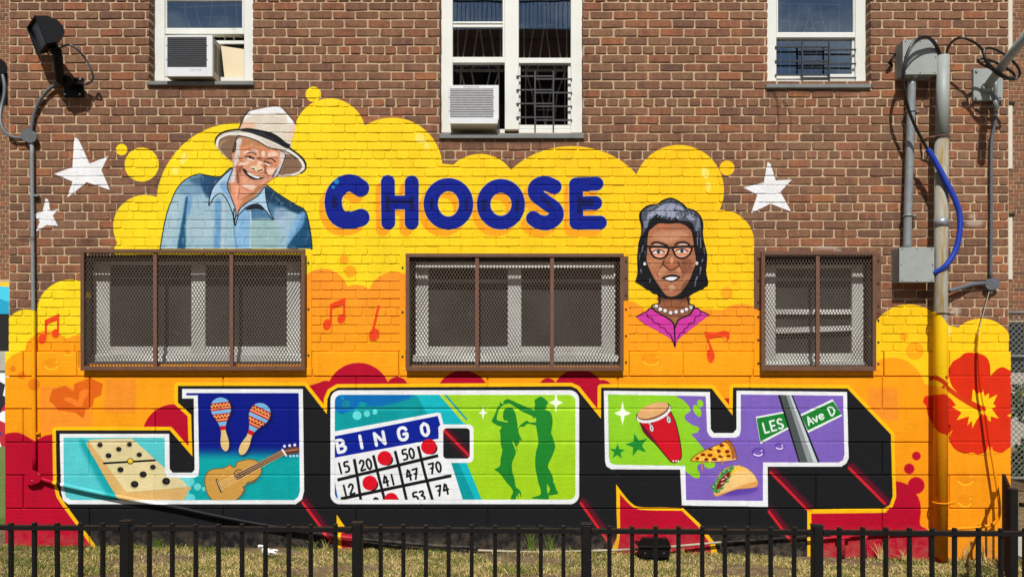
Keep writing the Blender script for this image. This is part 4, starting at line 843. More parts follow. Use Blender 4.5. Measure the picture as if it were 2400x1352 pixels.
M['film_block'] = m_painted('painted_figure_block', (170, 160, 150), DIST/(DIST-.02), .66, 0, .35, False)
M['pipe_paint'] = m_painted('painted_conduit', (128, 132, 136), DIST/(DIST-.06), .5, .0, .15, False)
M['pipe_thick'] = m_painted('painted_riser_pipe', (146, 144, 134), DIST/(DIST-.12), .5, 0, .25, False)
M['flange_paint'] = m_painted('painted_flange', (92, 62, 46), DIST/(DIST-.006), .5, 0, .15, False)
M['white'] = simple('white_frame_paint', (208, 210, 206), .45, 0, .05, 6, .1, .5, ((178, 172, 158), 5, .62))
M['sill'] = simple('grey_stone_sill', (106, 110, 110), .7, 0, .15, 12, .3)
M['brown'] = simple('brown_metal', (98, 68, 52), .5, 0, .15, 10, .15, .4, ((72, 48, 38), 9, .62))
M['mesh'] = simple('brown_expanded_metal', (96, 82, 72), .55, 0, .2, 40, 0, .4)
M['rust'] = simple('rusty_brown_bar', (100, 66, 52), .7, 0, .25, 30, .3)
M['black'] = simple('black_metal', (12, 12, 13), .5, 0, .25, 20, .15, .2)
M['fence'] = simple('black_fence_paint', (15, 14, 15), .5, 0, .3, 14, .2, .28, ((52, 36, 30), 9, .7))
M['grey'] = simple('grey_enamel', (142, 148, 146), .5, 0, .1, 9, .12, .35, ((112, 104, 94), 11, .64))
M['galv'] = simple('galvanised_steel', (140, 146, 148), .38, .35, .18, 24, .15, .5)
M['pvc'] = simple('dark_grey_conduit', (86, 90, 96), .45, 0, .15, 12, .1)
M['cable'] = simple('black_cable', (16, 15, 17), .35, 0, .2, 20, 0, .5)
M['blue'] = simple('blue_corrugated_tube', (14, 52, 160), .4, 0, .12, 20, 0, .5)
M['ac'] = simple('air_conditioner_white', (204, 208, 212), .45, 0, .05, 9, .05, .4, ((190, 184, 170), 8, .64))
M['ac_side'] = simple('air_conditioner_side', (182, 182, 172), .5, 0, .08, 9, .05)
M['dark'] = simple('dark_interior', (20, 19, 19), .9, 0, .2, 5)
M['slat_pale'] = simple('pale_grille_slat', (176, 178, 182), .4, .2, .15, 30, 0); M['room'] = simple('dim_room_wall', (84, 82, 80), .9, 0, .3, 3); M['fin'] = simple('condenser_fins', (84, 86, 88), .35, .5, .2, 60, .1)
M['slat_ac'] = simple('grille_slat', (120, 122, 126), .4, .3, .2, 30, 0)
M['bars'] = simple('pale_grille', (222, 216, 198), .5, 0, .1, 10)
M['blackbar'] = simple('dark_grey_bar', (50, 50, 54), .4, 0, .15, 20)
M['cream'] = simple('cream_panel', (214, 200, 168), .7, 0, .05, 8)
M['glass'] = m_glass('window_glass', .3, .85); M['glass_low'] = m_glass('open_sash_glass', .09, .85); M['glass_dusty'] = simple('dusty_pane', (66, 64, 63), .3, 0, .3, 2.5, 0, .5, ((92, 88, 84), 7, .62))
M['lens'] = simple('dark_lamp_lens', (44, 48, 50), .3, 0, .5, 30, .3, .4)
M['screw'] = simple('bolt_head', (60, 46, 40), .5, .3, .2, 30)
M['bolt'] = simple('zinc_bolt', (170, 172, 172), .35, .5, .1, 30)
M['ink'] = simple('grey_lettering', (120, 124, 130), .6); M['inkblue'] = simple('blue_lettering', (92, 120, 190), .6)
M['litter'] = simple('white_paper', (232, 234, 232), .7, 0, .04, 20)
M['pvcw'] = simple('weathered_pale_conduit', (158, 146, 128), .6, 0, .2, 8, .2, .4, ((120, 100, 84), 6, .55))
M['concrete'] = simple('pale_concrete', (168, 162, 152), .85, 0, .12, 5, .3)
M['asphalt'] = simple('dark_asphalt', (74, 74, 76), .9, 0, .15, 10, .3)
M['link'] = simple('chain_link_wire', (112, 116, 114), .5, .2, .1, 20)
M['farwhite'] = simple('far_window_white', (196, 190, 178), .6, 0, .05, 4)
M['leaf'] = simple('leaf_green', (66, 98, 36), .6, 0, .3, 6); M['petal'] = simple('yellow_petal', (226, 184, 40), .6, 0, .1, 8); M['petal2'] = simple('crimson_petal', (150, 26, 60), .6, 0, .1, 8)

def m_ground():
    t = NT('grass_soil'); n = t.noise(9, 7, .7)
    c = t.ramp(n, [(.28, lin((66, 53, 38))), (.45, lin((98, 80, 56))), (.6, lin((130, 108, 76))), (.75, lin((78, 80, 42)))])
    t.l(c, t.b.inputs['Base Color']); t.b.inputs['Roughness'].default_value = .95; t.bump(t.noise(60, 6, .7), .8, .02); return t.m
def m_grass():
    t = NT('dry_grass_blades'); at = t.n('ShaderNodeAttribute', attribute_name='tone')
    c = t.ramp(at.outputs['Fac'], [(0, lin((60, 86, 28))), (.28, lin((94, 112, 44))), (.48, lin((146, 136, 72))), (.72, lin((182, 158, 98))), (1, lin((220, 198, 146)))])
    t.l(c, t.b.inputs['Base Color']); t.b.inputs['Roughness'].default_value = .8; t.b.inputs['Specular IOR Level'].default_value = .15; return t.m
M['lawn'] = simple('green_lawn', (84, 104, 42), .9, 0, .3, 12, .5); M['jamb'] = simple('grey_jamb_lining', (92, 84, 76), .8, 0, .15, 10)
M['ground'] = m_ground(); M['grass'] = m_grass()
def m_graffiti():
    t = NT('graffiti_paint'); v = t.n('ShaderNodeTexVoronoi'); v.inputs['Scale'].default_value = 4.5; t.l(t.pos(), v.inputs['Vector'])
    sp = t.n('ShaderNodeSeparateColor'); t.l(v.outputs['Color'], sp.inputs[0])
    c = t.ramp(sp.outputs[0], [(0, lin((28, 24, 40))), (.25, lin((176, 26, 48))), (.5, lin((222, 224, 232))), (.72, lin((52, 50, 130))), (.9, lin((36, 30, 44)))], 'CONSTANT')
    t.l(c, t.b.inputs['Base Color']); return t.m
M['graffiti'] = m_graffiti()
def m_strip():
    t = NT('far_mural_paint'); sp = t.n('ShaderNodeSeparateXYZ'); t.l(t.pos(), sp.inputs[0])
    f = t.math('ADD', sp.outputs[2], t.math('MULTIPLY', t.noise(1.2, 2), .5))
    c = t.ramp(t.math('FRACT', t.math('MULTIPLY', f, .9)), [(0, lin((240, 190, 40))), (.3, lin((240, 150, 30))), (.45, lin((20, 150, 190))), (.8, lin((60, 190, 220)))], 'CONSTANT')
    t.l(c, t.b.inputs['Base Color']); return t.m
M['strip'] = m_strip()
# ---------------------------------------------------------------- mesh helpers
WL = {}
class MB:
    def __init__(s): s.v = []; s.f = []; s.t = []
    def add(s, vs, fs, tone=None):
        o = len(s.v); s.v += [tuple(q) for q in vs]; s.f += [tuple(i+o for i in f) for f in fs]
        if tone is not None: s.t += [tone]*len(vs)
        return s
    def box(s, x0, x1, y0, y1, z0, z1, bev=0):
        x0, x1 = sorted((x0, x1)); y0, y1 = sorted((y0, y1)); z0, z1 = sorted((z0, z1))
        if not bev:
            return s.add([(x, y, z) for z in (z0, z1) for y in (y0, y1) for x in (x0, x1)], [(0, 2, 3, 1), (4, 5, 7, 6), (0, 1, 5, 4), (2, 6, 7, 3), (0, 4, 6, 2), (1, 3, 7, 5)])
        b = min(bev, (x1-x0)*.45, (z1-z0)*.45, (y1-y0)*.45)   # chamfered towards the viewer (-y)
        return s.add([(x0, y1, z0), (x1, y1, z0), (x1, y1, z1), (x0, y1, z1), (x0, y0+b, z0), (x1, y0+b, z0), (x1, y0+b, z1), (x0, y0+b, z1), (x0+b, y0, z0+b), (x1-b, y0, z0+b), (x1-b, y0, z1-b), (x0+b, y0, z1-b)],
                     [(0, 3, 2, 1), (0, 1, 5, 4), (1, 2, 6, 5), (2, 3, 7, 6), (3, 0, 4, 7), (4, 5, 9, 8), (5, 6, 10, 9), (6, 7, 11, 10), (7, 4, 8, 11), (8, 9, 10, 11)])
    def pbox(s, px0, py0, px1, py1, d0, d1, bev=0):
        """front face at depth d1 covers the given photo rectangle; runs back to depth d0"""
        return s.box(X(px0, d1), X(px1, d1), -d0, -d1, Zp(py0, d1), Zp(py1, d1), bev)
    def tube(s, pts, r, n=10, caps=True, rs=None):
        P = [Vector(p) for p in pts]; N = len(P); rings = []; up = None
        for i in range(N):
            t = (P[min(i+1, N-1)]-P[max(i-1, 0)]).normalized()
            if up is None:
                up = Vector((0, 0, 1)) if abs(t.z) < .9 else Vector((0, 1, 0))
            a = t.cross(up).normalized(); b = a.cross(t).normalized(); up = b
            rr = rs[i] if rs else r
            rings.append([P[i]+(a*math.cos(2*math.pi*k/n)+b*math.sin(2*math.pi*k/n))*rr for k in range(n)])
        vs = [q for g in rings for q in g]
        fs = [(i*n+k, i*n+(k+1) % n, (i+1)*n+(k+1) % n, (i+1)*n+k) for i in range(N-1) for k in range(n)]
        if caps: fs += [tuple(range(n-1, -1, -1)), tuple((N-1)*n+k for k in range(n))]
        return s.add(vs, fs)
    def bar(s, a, b, w, h):
        a, b = Vector(a), Vector(b); t = (b-a).normalized(); up = Vector((0, 1, 0)) if abs(t.y) < .9 else Vector((0, 0, 1))
        u = t.cross(up).normalized()*w/2; v = up*h/2
        return s.add([a-u-v, a+u-v, a+u+v, a-u+v, b-u-v, b+u-v, b+u+v, b-u+v], [(0, 1, 2, 3), (7, 6, 5, 4), (0, 4, 5, 1), (1, 5, 6, 2), (2, 6, 7, 3), (3, 7, 4, 0)])
    def prism(s, front, back):
        n = len(front)
        return s.add(list(front)+list(back), [tuple(range(n)), tuple(range(2*n-1, n-1, -1))]+[(i, n+i, n+(i+1) % n, (i+1) % n) for i in range(n)])
    def build(s, name, mat, parent=None, smooth=False):
        off = WL.get(parent.name, Vector()) if parent else (Vector(s.origin) if hasattr(s, 'origin') else Vector())
        me = bpy.data.meshes.new(name)
        me.from_pydata([(q[0]-off[0], q[1]-off[1], q[2]-off[2]) for q in s.v], [], s.f)
        if s.t:
            a = me.attributes.new('tone', 'FLOAT', 'POINT'); a.data.foreach_set('value', np.asarray(s.t, np.float32))
        me.materials.append(M[mat] if isinstance(mat, str) else mat)
        if smooth: me.polygons.foreach_set('use_smooth', [True]*len(me.polygons))
        o = bpy.data.objects.new(name, me); col.objects.link(o)
        if parent: o.parent = parent
        else: o.location = off
        WL[o.name] = Vector(off)
        return o
def tag(o, label=None, cat=None, group=None, kind=None):
    for k, v in (('label', label), ('category', cat), ('group', group), ('kind', kind)):
        if v: o[k] = v
    return o
def empty(name, loc, label, cat, group=None):
    o = bpy.data.objects.new(name, None); col.objects.link(o); o.location = loc; o.empty_display_size = .1; WL[o.name] = Vector(loc)
    return tag(o, label, cat, group)
def curve(pts, n=8): 
    """smooth 3-D path through points"""
    P = [Vector(p) for p in pts]; out = []
    for i in range(len(P)-1):
        p0, p1, p2, p3 = P[max(i-1, 0)], P[i], P[i+1], P[min(i+2, len(P)-1)]
        for k in range(n):
            t = k/n; out.append(.5*((2*p1)+(p2-p0)*t+(2*p0-5*p1+4*p2-p3)*t*t+(3*p1-p0-3*p2+p3)*t**3))
    out.append(P[-1]); return out
def pcurve(pts, n=8): return curve([W(*p) for p in pts], n)
def disc(mb, c, r, d, n=20, axis='y'):
    c = Vector(c); return mb.tube([c, c+Vector((0, -d, 0))], r, n)

# ---------------------------------------------------------------- the ground
GY = [(-6000, 1262), (0, 1270), (700, 1276), (1400, 1285), (2000, 1298), (2370, 1308), (3200, 1312), (9000, 1312)]
def gz(x):
    p = 1200+x/S
    for (a, b), (c, d) in zip(GY, GY[1:]):
        if p <= c: return (1275-(b+(d-b)*(p-a)/(c-a)))*S
    return (1275-1312)*S
g = MB(); xs = [-400, -120, -40, -15]+[i*.25 for i in range(-32, 33)]+[15, 40, 120, 400]; ys = [-400, -120, -40, -14]+[-9+.25*i for i in range(0, 41)]+[3, 6, 8, 14, 40, 120, 400]
for y in ys:
    for x in xs:
        far = max(0, min(1, (y-.3)/6)); z = gz(x)*(1-far)+far*.08
        if abs(x) < 9 and -9 < y < 2: z += .006*math.sin(x*5.1+y*3.3)+.004*math.sin(x*11.7-y*7.1)
        g.v.append((x, y, z-.03))
nx = len(xs)
g.f = [(j*nx+i, j*nx+i+1, (j+1)*nx+i+1, (j+1)*nx+i) for j in range(len(ys)-1) for i in range(nx-1)]
tag(g.build('ground', 'ground', smooth=True), kind='structure')
def grass(name, x0, x1, y0, y1, n, label, hmul=1.0, green=0.0):
    V = np.zeros((n, 5, 3), np.float32); xx = rng.uniform(x0, x1, n); yy = rng.uniform(y0, y1, n)
    if y0 < .5:
        bare = np.sin(xx*3.1+np.sin(yy*4)*2)*np.sin(yy*5.2+xx*.7); keep = rng.random(n) > np.clip((bare-.22)*2.4, 0, .95); xx, yy = xx[keep], yy[keep]; n = len(xx); V = V[:n]
    zz = np.array([gz(a) for a in xx])
    if y0 > .5: zz = np.array([gz(a)*(1-max(0, min(1, (b-.3)/6)))+.08*max(0, min(1, (b-.3)/6)) for a, b in zip(xx, yy)])
    pat = .5+.5*np.sin(xx*2.3+1.7*np.sin(yy*3+xx))*np.cos(yy*4.1+xx*1.3); near = np.exp(-np.abs(yy)/.14) if y0 < .5 else 0
    h = rng.uniform(.009, .03, n)*hmul*(.55+.8*pat)*(1+1.2*near*rng.random(n)); w = rng.uniform(.0013, .003, n)*(1 if y0 < .5 else 3); a = rng.uniform(0, 2*np.pi, n); le = rng.uniform(.3, 1.9, n)*h; la = rng.uniform(0, 2*np.pi, n)
    dx, dy = np.cos(a)*w, np.sin(a)*w; lx, ly = np.cos(la)*le, np.sin(la)*le
    V[:, 0] = np.stack([xx-dx, yy-dy, zz-.035], 1); V[:, 1] = np.stack([xx+dx, yy+dy, zz-.035], 1)
    V[:, 2] = np.stack([xx-dx*.8+lx*.4, yy-dy*.8+ly*.4, zz-.03+h*.62], 1); V[:, 3] = np.stack([xx+dx*.8+lx*.4, yy+dy*.8+ly*.4, zz-.03+h*.62], 1); V[:, 4] = np.stack([xx+lx, yy+ly, zz-.03+h], 1)
    pat2 = .5+.5*np.sin(xx*5.3+2*np.sin(yy*7+xx*1.9))*np.sin(yy*6.1-xx*2.2); tone = np.clip(rng.normal(.64, .28, n)-.5*(pat2 > .6)*rng.random(n)-.45*near*rng.random(n)-.25*np.clip((-xx-2.6)/2, 0, 1)-green, 0, 1)
    k = np.arange(n)[:, None]*5; q = k+np.array([[0, 1, 3, 2]]); t3 = k+np.array([[2, 3, 4]])
    me = bpy.data.meshes.new(name); me.vertices.add(n*5); me.vertices.foreach_set('co', V.ravel())
    li = np.concatenate([np.concatenate([q, t3], 1).ravel()]); me.loops.add(len(li)); me.loops.foreach_set('vertex_index', li.astype(np.int32))
    me.polygons.add(n*2); me.polygons.foreach_set('loop_start', (np.arange(n)[:, None]*7+np.array([[0, 4]])).ravel().astype(np.int32)); me.polygons.foreach_set('loop_total', np.tile([4, 3], n).astype(np.int32))
    me.update(); at = me.attributes.new('tone', 'FLOAT', 'POINT'); at.data.foreach_set('value', np.repeat(tone, 5).astype(np.float32))
    me.materials.append(M['grass']); o = bpy.data.objects.new(name, me); col.objects.link(o); return tag(o, label, 'grass', kind='stuff')
grass('grass', -5.2, 5.0, -1.9, -.03, 210000, 'dry yellow and green grass between the fence and the painted wall')
grass('grass', -9.5, -4.62, .05, 7.6, 26000, 'green lawn running back beside the left corner of the building', 2.2, .5)
tag(MB().box(-16, -4.66, .9, 7.9, -.3, .062).build('lawn', 'lawn'), kind='structure')

# ---------------------------------------------------------------- the brick building
bld = empty('brick_building', (0, 0, 0), 'brown brick building with a bright mural across its ground floor wall', 'building')
PL = 823.0; RP = 20.45; BP = 54.8; WX0, WX1 = 20.0, 2365.0
JP = 1.75                                                       # half a mortar joint in photo pixels
OPEN = [(349, -90, 592, 190), (1031, -90, 1366, 312), (1799, -90, 2041, 197),   # upper windows
        (197, 592, 709, 852), (957, 602, 1458, 856), (1790, 597, 2050, 858)]       # guarded windows
def snap(y): return PL-round((PL-y)/RP)*RP
OPEN = [(a, snap(b), c, snap(d) if d < PL else d) for a, b, c, d in OPEN]
def painted_at(px, py):
    i, j = int((px-MX0)*MSC), int((py-MY0)*MSC)
    return 0 <= j < MH and 0 <= i < MW and m_a[j, i] > .5
BRICKS = []                                                      # (x0, y0, x1, y1) in photo px on the wall plane
r = 0; y = PL
while y > -70:
    y0 = y-RP
    hdr = (r % 6 == 4); p = BP/2 if hdr else BP
    off = (BP*.25 if hdr else (0 if r % 2 else BP/2))+19+rng.normal(0, .7)
    js = [WX0]; xj = WX0-BP+off % p
    while xj < WX1:
        if xj > WX0+9 and xj < WX1-9: js.append(xj+rng.normal(0, .8))
        xj += p
    js.append(WX1)
    ops = sorted([(o[0], o[2]) for o in OPEN if o[1] < (y+y0)/2 < o[3]])
    for a, b in zip(js, js[1:]):
        seg = [(a, b)]
        for (o0, o1) in ops:
            ns = []
            for (u, v) in seg:
                if v <= o0 or u >= o1: ns.append((u, v))
                else:
                    if o0-u > 3: ns.append((u, o0+JP))
                    if v-o1 > 3: ns.append((o1-JP, v))
            seg = ns
        for (u, v) in seg:
            if painted_at((u+v)/2, (y+y0)/2): BRICKS.append((u+.22, y0+rng.uniform(.5, 1.1), v-.22, y-rng.uniform(.3, .55))); continue
            BRICKS.append((u+JP+rng.uniform(-.25, .25), y0+JP+rng.uniform(-.5, .5), v-JP+rng.uniform(-.45, .45), y-JP+rng.uniform(-.5, .5)))
    y = y0; r += 1
jm = np.zeros((MH, MW), bool)                                    # where brick or block faces stand proud (for the painted figures)
for (a, b, c, d) in BRICKS:
    i0, i1, j0, j1 = [int(round((v-o)*MSC)) for v, o in ((a, MX0), (c, MX0), (b, MY0), (d, MY0))]
    if j1 > 0: jm[max(0, j0):j1, i0:i1] = True
def brick_shape(w, h, depth, rr, mb, ox=0, oy=0, oz=0, tone=None):
    """one brick: eight-sided worn face, chamfer and sides (38 triangles)"""
    c = lambda: rr.uniform(.004, .013)
    o = []
    for (sx, sz) in ((-1, -1), (1, -1), (1, 1), (-1, 1)):
        cx, cz = c(), c()
        if sx*sz > 0: o += [(sx*w/2, sz*(h/2-cz)), (sx*(w/2-cx), sz*h/2)]
        else: o += [(sx*(w/2-cx), sz*h/2), (sx*w/2, sz*(h/2-cz))]
    jit = [(x+rr.uniform(-.0024, .0024), z+rr.uniform(-.0022, .0022)) for x, z in o]
    b = .0035; vs = []
    tx, tz = rr.uniform(-.004, .004)/w, rr.uniform(-.002, .002)/h
    for (x, z) in jit: vs.append((ox+x*(1-2*b/w), oy+x*tx+z*tz, oz+z*(1-2*b/h)))
    for (x, z) in jit: vs.append((ox+x, oy+.003+x*tx+z*tz, oz+z))
    for (x, z) in jit: vs.append((ox+x, oy+depth, oz+z))
    fs = [tuple(range(8))]+[(8+i, 8+(i+1) % 8, (i+1) % 8, i) for i in range(8)]+[(16+i, 16+(i+1) % 8, 8+(i+1) % 8, 8+i) for i in range(8)]
    mb.add(vs, fs, tone)
pr = random.Random(5)
full = [(a, b, c, d) for (a, b, c, d) in BRICKS if c-a > 45 and b > -12 and not painted_at((a+c)/2, (b+d)/2)]
full.sort(key=lambda q: (-(min(q[2]-q[0], 53)), abs((q[1]+q[3])/2-330)+.25*abs((q[0]+q[2])/2-1200)))
single = set(full[:300])
variants = []
for i in range(14):
    mb = MB(); brick_shape((BP-2*JP)*S, (RP-2*JP)*S, .1, pr, mb); me_o = mb
    me = bpy.data.meshes.new('brick'); me.from_pydata(mb.v, [], mb.f); me.materials.append(M['brick']); variants.append(me)
rest = MB()
for q in BRICKS:
    (a, b, c, d) = q; cx, cz = X((a+c)/2), Zp((b+d)/2); dy = pr.gauss(0, .0011)
    if q in single:
        o = bpy.data.objects.new('brick', pr.choice(variants)); col.objects.link(o); o.parent = bld
        o.location = (cx, dy, cz); o.scale = ((c-a)/(BP-2*JP), 1, (d-b)/(RP-2*JP)); o.rotation_euler = (0, pr.gauss(0, .004), 0)
    else: brick_shape((c-a)*S, (d-b)*S, .1, pr, rest, cx, dy, cz, pr.random())
tag(rest.build('brick', 'brick', bld), kind='stuff')
# mortar bed with the openings left out, and mortar lining of the jambs
bed = MB(); YM = .0075
xc = sorted({WX0, WX1}|{v for o in OPEN for v in (o[0]-.8, o[2]+.8)}); zc = sorted({-75.0, PL+60}|{v for o in OPEN for v in (o[1]-.8, o[3]+.8)})
for a, b in zip(xc, xc[1:]):
    for c, d in zip(zc, zc[1:]):
        mx, mz = (a+b)/2, (c+d)/2
        if any(o[0]-.8 < mx < o[2]+.8 and o[1]-.8 < mz < o[3]+.8 for o in OPEN): continue
        n = len(bed.v); bed.v += [(X(a), YM, Zp(d)), (X(b), YM, Zp(d)), (X(b), YM, Zp(c)), (X(a), YM, Zp(c))]; bed.f.append((n, n+1, n+2, n+3))
for o in OPEN:
    x0, x1, z0, z1 = X(o[0]-.8), X(o[2]+.8), Zp(o[3]+.8), Zp(o[1]-.8)
    for q in ([(x0, z0), (x0, z1)], [(x1, z1), (x1, z0)], [(x0, z1), (x1, z1)], [(x1, z0), (x0, z0)]):
        n = len(bed.v); (a, b), (c, d) = q; bed.v += [(a, YM, b), (c, YM, d), (c, .2, d), (a, .2, b)]; bed.f.append((n, n+1, n+2, n+3))
# solid returns at the two corners
for xx in (WX0+1, WX1-1):
    n = len(bed.v); x = X(xx); bed.v += [(x, YM, Zp(PL)), (x, 8, Zp(PL)), (x, 8, Zp(-75)), (x, YM, Zp(-75))]; bed.f.append((n, n+1, n+2, n+3))
bed.build('mortar_bed', 'mortar', bld)
# painted base of large blocks
BF = .02; BJ = 1.15
rowsB = [(823, 882, None), (882, 958, 0), (958, 1036, 1), (1036, 1113, 0), (1113, 1191, 1), (1191, 1330, 0)]
jA = [210, 523, 835, 1143, 1448, 1757, 2068]; jB = [54, 364, 679, 988, 1294, 1601, 1912, 2225]
BLOCKS = []
for (y0, y1, k) in rowsB:
    if k is None:
        segs = [[10, 54, 84, 180], [732, 935], [1474, 1601, 1765], [2072, 2190], [2225, 2371]]
    else: segs = [[10]+(jB if k else jA)+[2371]]
    for sg in segs:
        for a, b in zip(sg, sg[1:]): BLOCKS.append((a+BJ, y0+BJ, b-BJ, y1-BJ))
# the slim course under each guard and beside it stays flush with the brick
for (a, b) in ((180, 732), (935, 1474), (1765, 2072), (2190, 2225)):
    BLOCKS.append((a+BJ, 862 if a != 2190 else 823+BJ, b-BJ, 882-BJ))
for (a, b, c, d) in BLOCKS:
    mb = MB(); shallow = (b == 862)
    f = BF-.006 if shallow else BF+pr.gauss(0, .0007)
    mb.box(X(a, f), X(c, f), .06, -f, Zp(d, f), Zp(b, f), .005)
    mb.build('block', 'block', bld)
    i0, i1, j0, j1 = [int(round((v-o)*MSC)) for v, o in ((a, MX0), (c, MX0), (b, MY0), (d, MY0))]
    jm[max(0, j0):j1, i0:i1] = True
bb = MB(); bb.box(X(11, BF), X(2370, BF), .09, -BF+.014, Zp(1340), Zp(883)); bb.box(X(11, BF), X(182, BF), .09, -BF+.014, Zp(881), Zp(824))
for a, b in ((734, 933), (1476, 1763), (2074, 2370)): bb.box(X(a, BF), X(b, BF), .09, -BF+.014, Zp(881), Zp(824))
bb.build('block_joints', 'block', bld)
# deep room shells behind the windows keep the openings dark
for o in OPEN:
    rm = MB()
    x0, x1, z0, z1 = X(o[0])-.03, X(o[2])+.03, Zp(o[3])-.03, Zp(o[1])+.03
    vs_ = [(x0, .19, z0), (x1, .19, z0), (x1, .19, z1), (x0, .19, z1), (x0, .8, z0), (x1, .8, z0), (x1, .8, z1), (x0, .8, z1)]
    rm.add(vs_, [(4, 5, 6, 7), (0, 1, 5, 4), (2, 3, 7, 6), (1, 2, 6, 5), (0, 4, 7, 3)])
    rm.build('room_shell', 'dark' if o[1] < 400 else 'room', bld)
    if o[1] > 400:
        for q in ((o[0]-1, o[1]-1, o[0]+2, o[3]), (o[2]-2, o[1]-1, o[2]+1, o[3]), (o[0]+2, o[1]-1, o[2]-2, o[1]+2), (o[0]+2, o[3]-3, o[2]-2, o[3]+1)):
            jl = MB(); jl.box(X(q[0]), X(q[2]), .006, .22, Zp(q[3]), Zp(q[1])); jl.build('jamb_lining', 'jamb', bld)

# ---------------------------------------------------------------- upper windows (parts of the building)
RD = -.11
def rect(mb, a, b, c, d, back=.06, front=RD, bev=.004): mb.pbox(a, b, c, d, front-back, front, bev)
def pane(parent, a, b, c, d, dd, mat='glass', name='pane'):
    m = MB(); m.add([(X(a, dd), -dd, Zp(d, dd)), (X(c, dd), -dd, Zp(d, dd)), (X(c, dd), -dd, Zp(b, dd)), (X(a, dd), -dd, Zp(b, dd))], [(0, 1, 2, 3)]); return m.build(name, mat, parent)
def part(parent, name, mat, fn, smooth=False): m = MB(); fn(m); return m.build(name, mat, parent, smooth)
def lines(parent, name, mat, segs, d, r):
    m = MB()
    for sg in segs: m.tube([W(p[0], p[1], d) for p in sg], r, 6)
    return m.build(name, mat, parent)
# left window
f = MB(); rect(f, 352, -90, 386, 191); rect(f, 572, -90, 600, 191); rect(f, 386, 181, 572, 191, .06, RD+.004)
w1 = f.build('window', 'white', bld)
part(w1, 'sash', 'white', lambda m: (rect(m, 386, 66, 572, 81, .04, RD-.012), rect(m, 386, -90, 391, 66, .04, RD-.016), rect(m, 567, -90, 572, 66, .04, RD-.016), rect(m, 391, -30, 567, 2, .04, RD-.017)))
pane(w1, 390, -60, 568, 68, RD-.035)
part(w1, 'lower_rail', 'white', lambda m: rect(m, 490, 95, 572, 104, .03, RD-.05)); pane(w1, 386, 80, 572, 120, RD-.09, 'glass_low')
part(w1, 'filler_panel', 'cream', lambda m: m.prism([W(518, 108, RD-.02), W(572, 116, RD-.02), W(572, 181, RD-.02), W(526, 181, RD-.02)][::-1], [W(518, 108, RD-.04), W(572, 116, RD-.04), W(572, 181, RD-.04), W(526, 181, RD-.04)][::-1]))
part(w1, 'wood_block', 'cream', lambda m: rect(m, 392, 168, 418, 181, .05, RD-.02))
lines(w1, 'security_grille', 'bars', [[(430, -30), (434, 30), (445, 64)], [(460, -30), (458, 20), (470, 64)], [(420, 18), (568, 12)], [(500, -10), (492, 60)], [(520, -10), (534, 60)], [(480, 40), (540, 40)], [(552, -10), (556, 64)], [(524, 84), (528, 94)], [(545, 84), (550, 94)], [(500, 86), (570, 87)]], RD-.06, .0075)
part(bld, 'sill', 'sill', lambda m: m.pbox(345, 190, 594, 200, -.2, .025, .006))
# centre window, double
f = MB(); rect(f, 1031, -90, 1061, 312); rect(f, 1338, -90, 1368, 312); rect(f, 1183, -90, 1216, 304); rect(f, 1061, 303, 1183, 313, .06, RD+.004); rect(f, 1216, 303, 1338, 313, .06, RD+.004)
w2 = f.build('window', 'white', bld)
part(w2, 'sash', 'white', lambda m: (rect(m, 1057, 134, 1186, 148, .05, RD-.008), rect(m, 1061, 51, 1183, 56, .03, RD-.02), rect(m, 1061, 58, 1183, 65, .03, RD-.024), rect(m, 1178, -90, 1183, 134, .03, RD-.016)))
part(w2, 'sash', 'white', lambda m: (rect(m, 1211, 136, 1342, 149, .05, RD-.008), rect(m, 1216, 293, 1338, 303, .05, RD-.012), rect(m, 1216, 149, 1220, 293, .03, RD-.03), rect(m, 1331, 149, 1338, 293, .03, RD-.03)))
pane(w2, 1061, -60, 1183, 134, RD-.035); pane(w2, 1216, -60, 1338, 136, RD-.035)
pane(w2, 1061, 148, 1183, 303, RD-.06, 'glass_low'); pane(w2, 1216, 149, 1338, 293, RD-.06, 'glass_low')
def fan(x0, x1, y0, y1, top):
    w = x1-x0; L = lambda a, b: (x0+w*a, y0+(y1-y0)*b)
    if top: return [[L(.1, 0), L(.1, 1)], [L(.28, 0), L(.28, .45), L(.2, 1)], [L(.5, 0), L(.5, .3), L(.4, 1)], [L(.51, 0), L(.51, .3), L(.6, 1)], [L(.72, 0), L(.72, .45), L(.8, 1)], [L(.92, 0), L(.92, 1)], [L(.28, .38), L(.72, .38)], [L(0, .38), L(.1, .38)], [L(.92, .38), L(1, .38)]]
    return [[L(0, .1), L(1, .1)], [L(.12, 0), L(.12, 1)], [L(.9, 0), L(.9, 1)], [L(.12, .1), L(.26, .5), L(.32, 1)], [L(.34, .1), L(.46, .6), L(.5, 1)], [L(.72, .1), L(.58, .6), L(.52, 1)], [L(.9, .1), L(.74, .5), L(.68, 1)], [L(.2, 0), L(.12, .1)], [L(.38, 0), L(.34, .1)], [L(.67, 0), L(.72, .1)], [L(.84, 0), L(.9, .1)], [L(.44, .42), L(.6, .42)], [L(.34, .75), L(.74, .75)]]
lines(w2, 'security_grille', 'bars', fan(1061, 1183, 20, 134, True), RD-.055, .007); lines(w2, 'security_grille', 'bars', fan(1216, 1338, 15, 136, True), RD-.055, .007)
lines(w2, 'security_grille', 'bars', fan(1066, 1181, 153, 303, False), RD-.085, .007); lines(w2, 'security_grille', 'bars', fan(1218, 1336, 153, 293, False), RD-.085, .007)
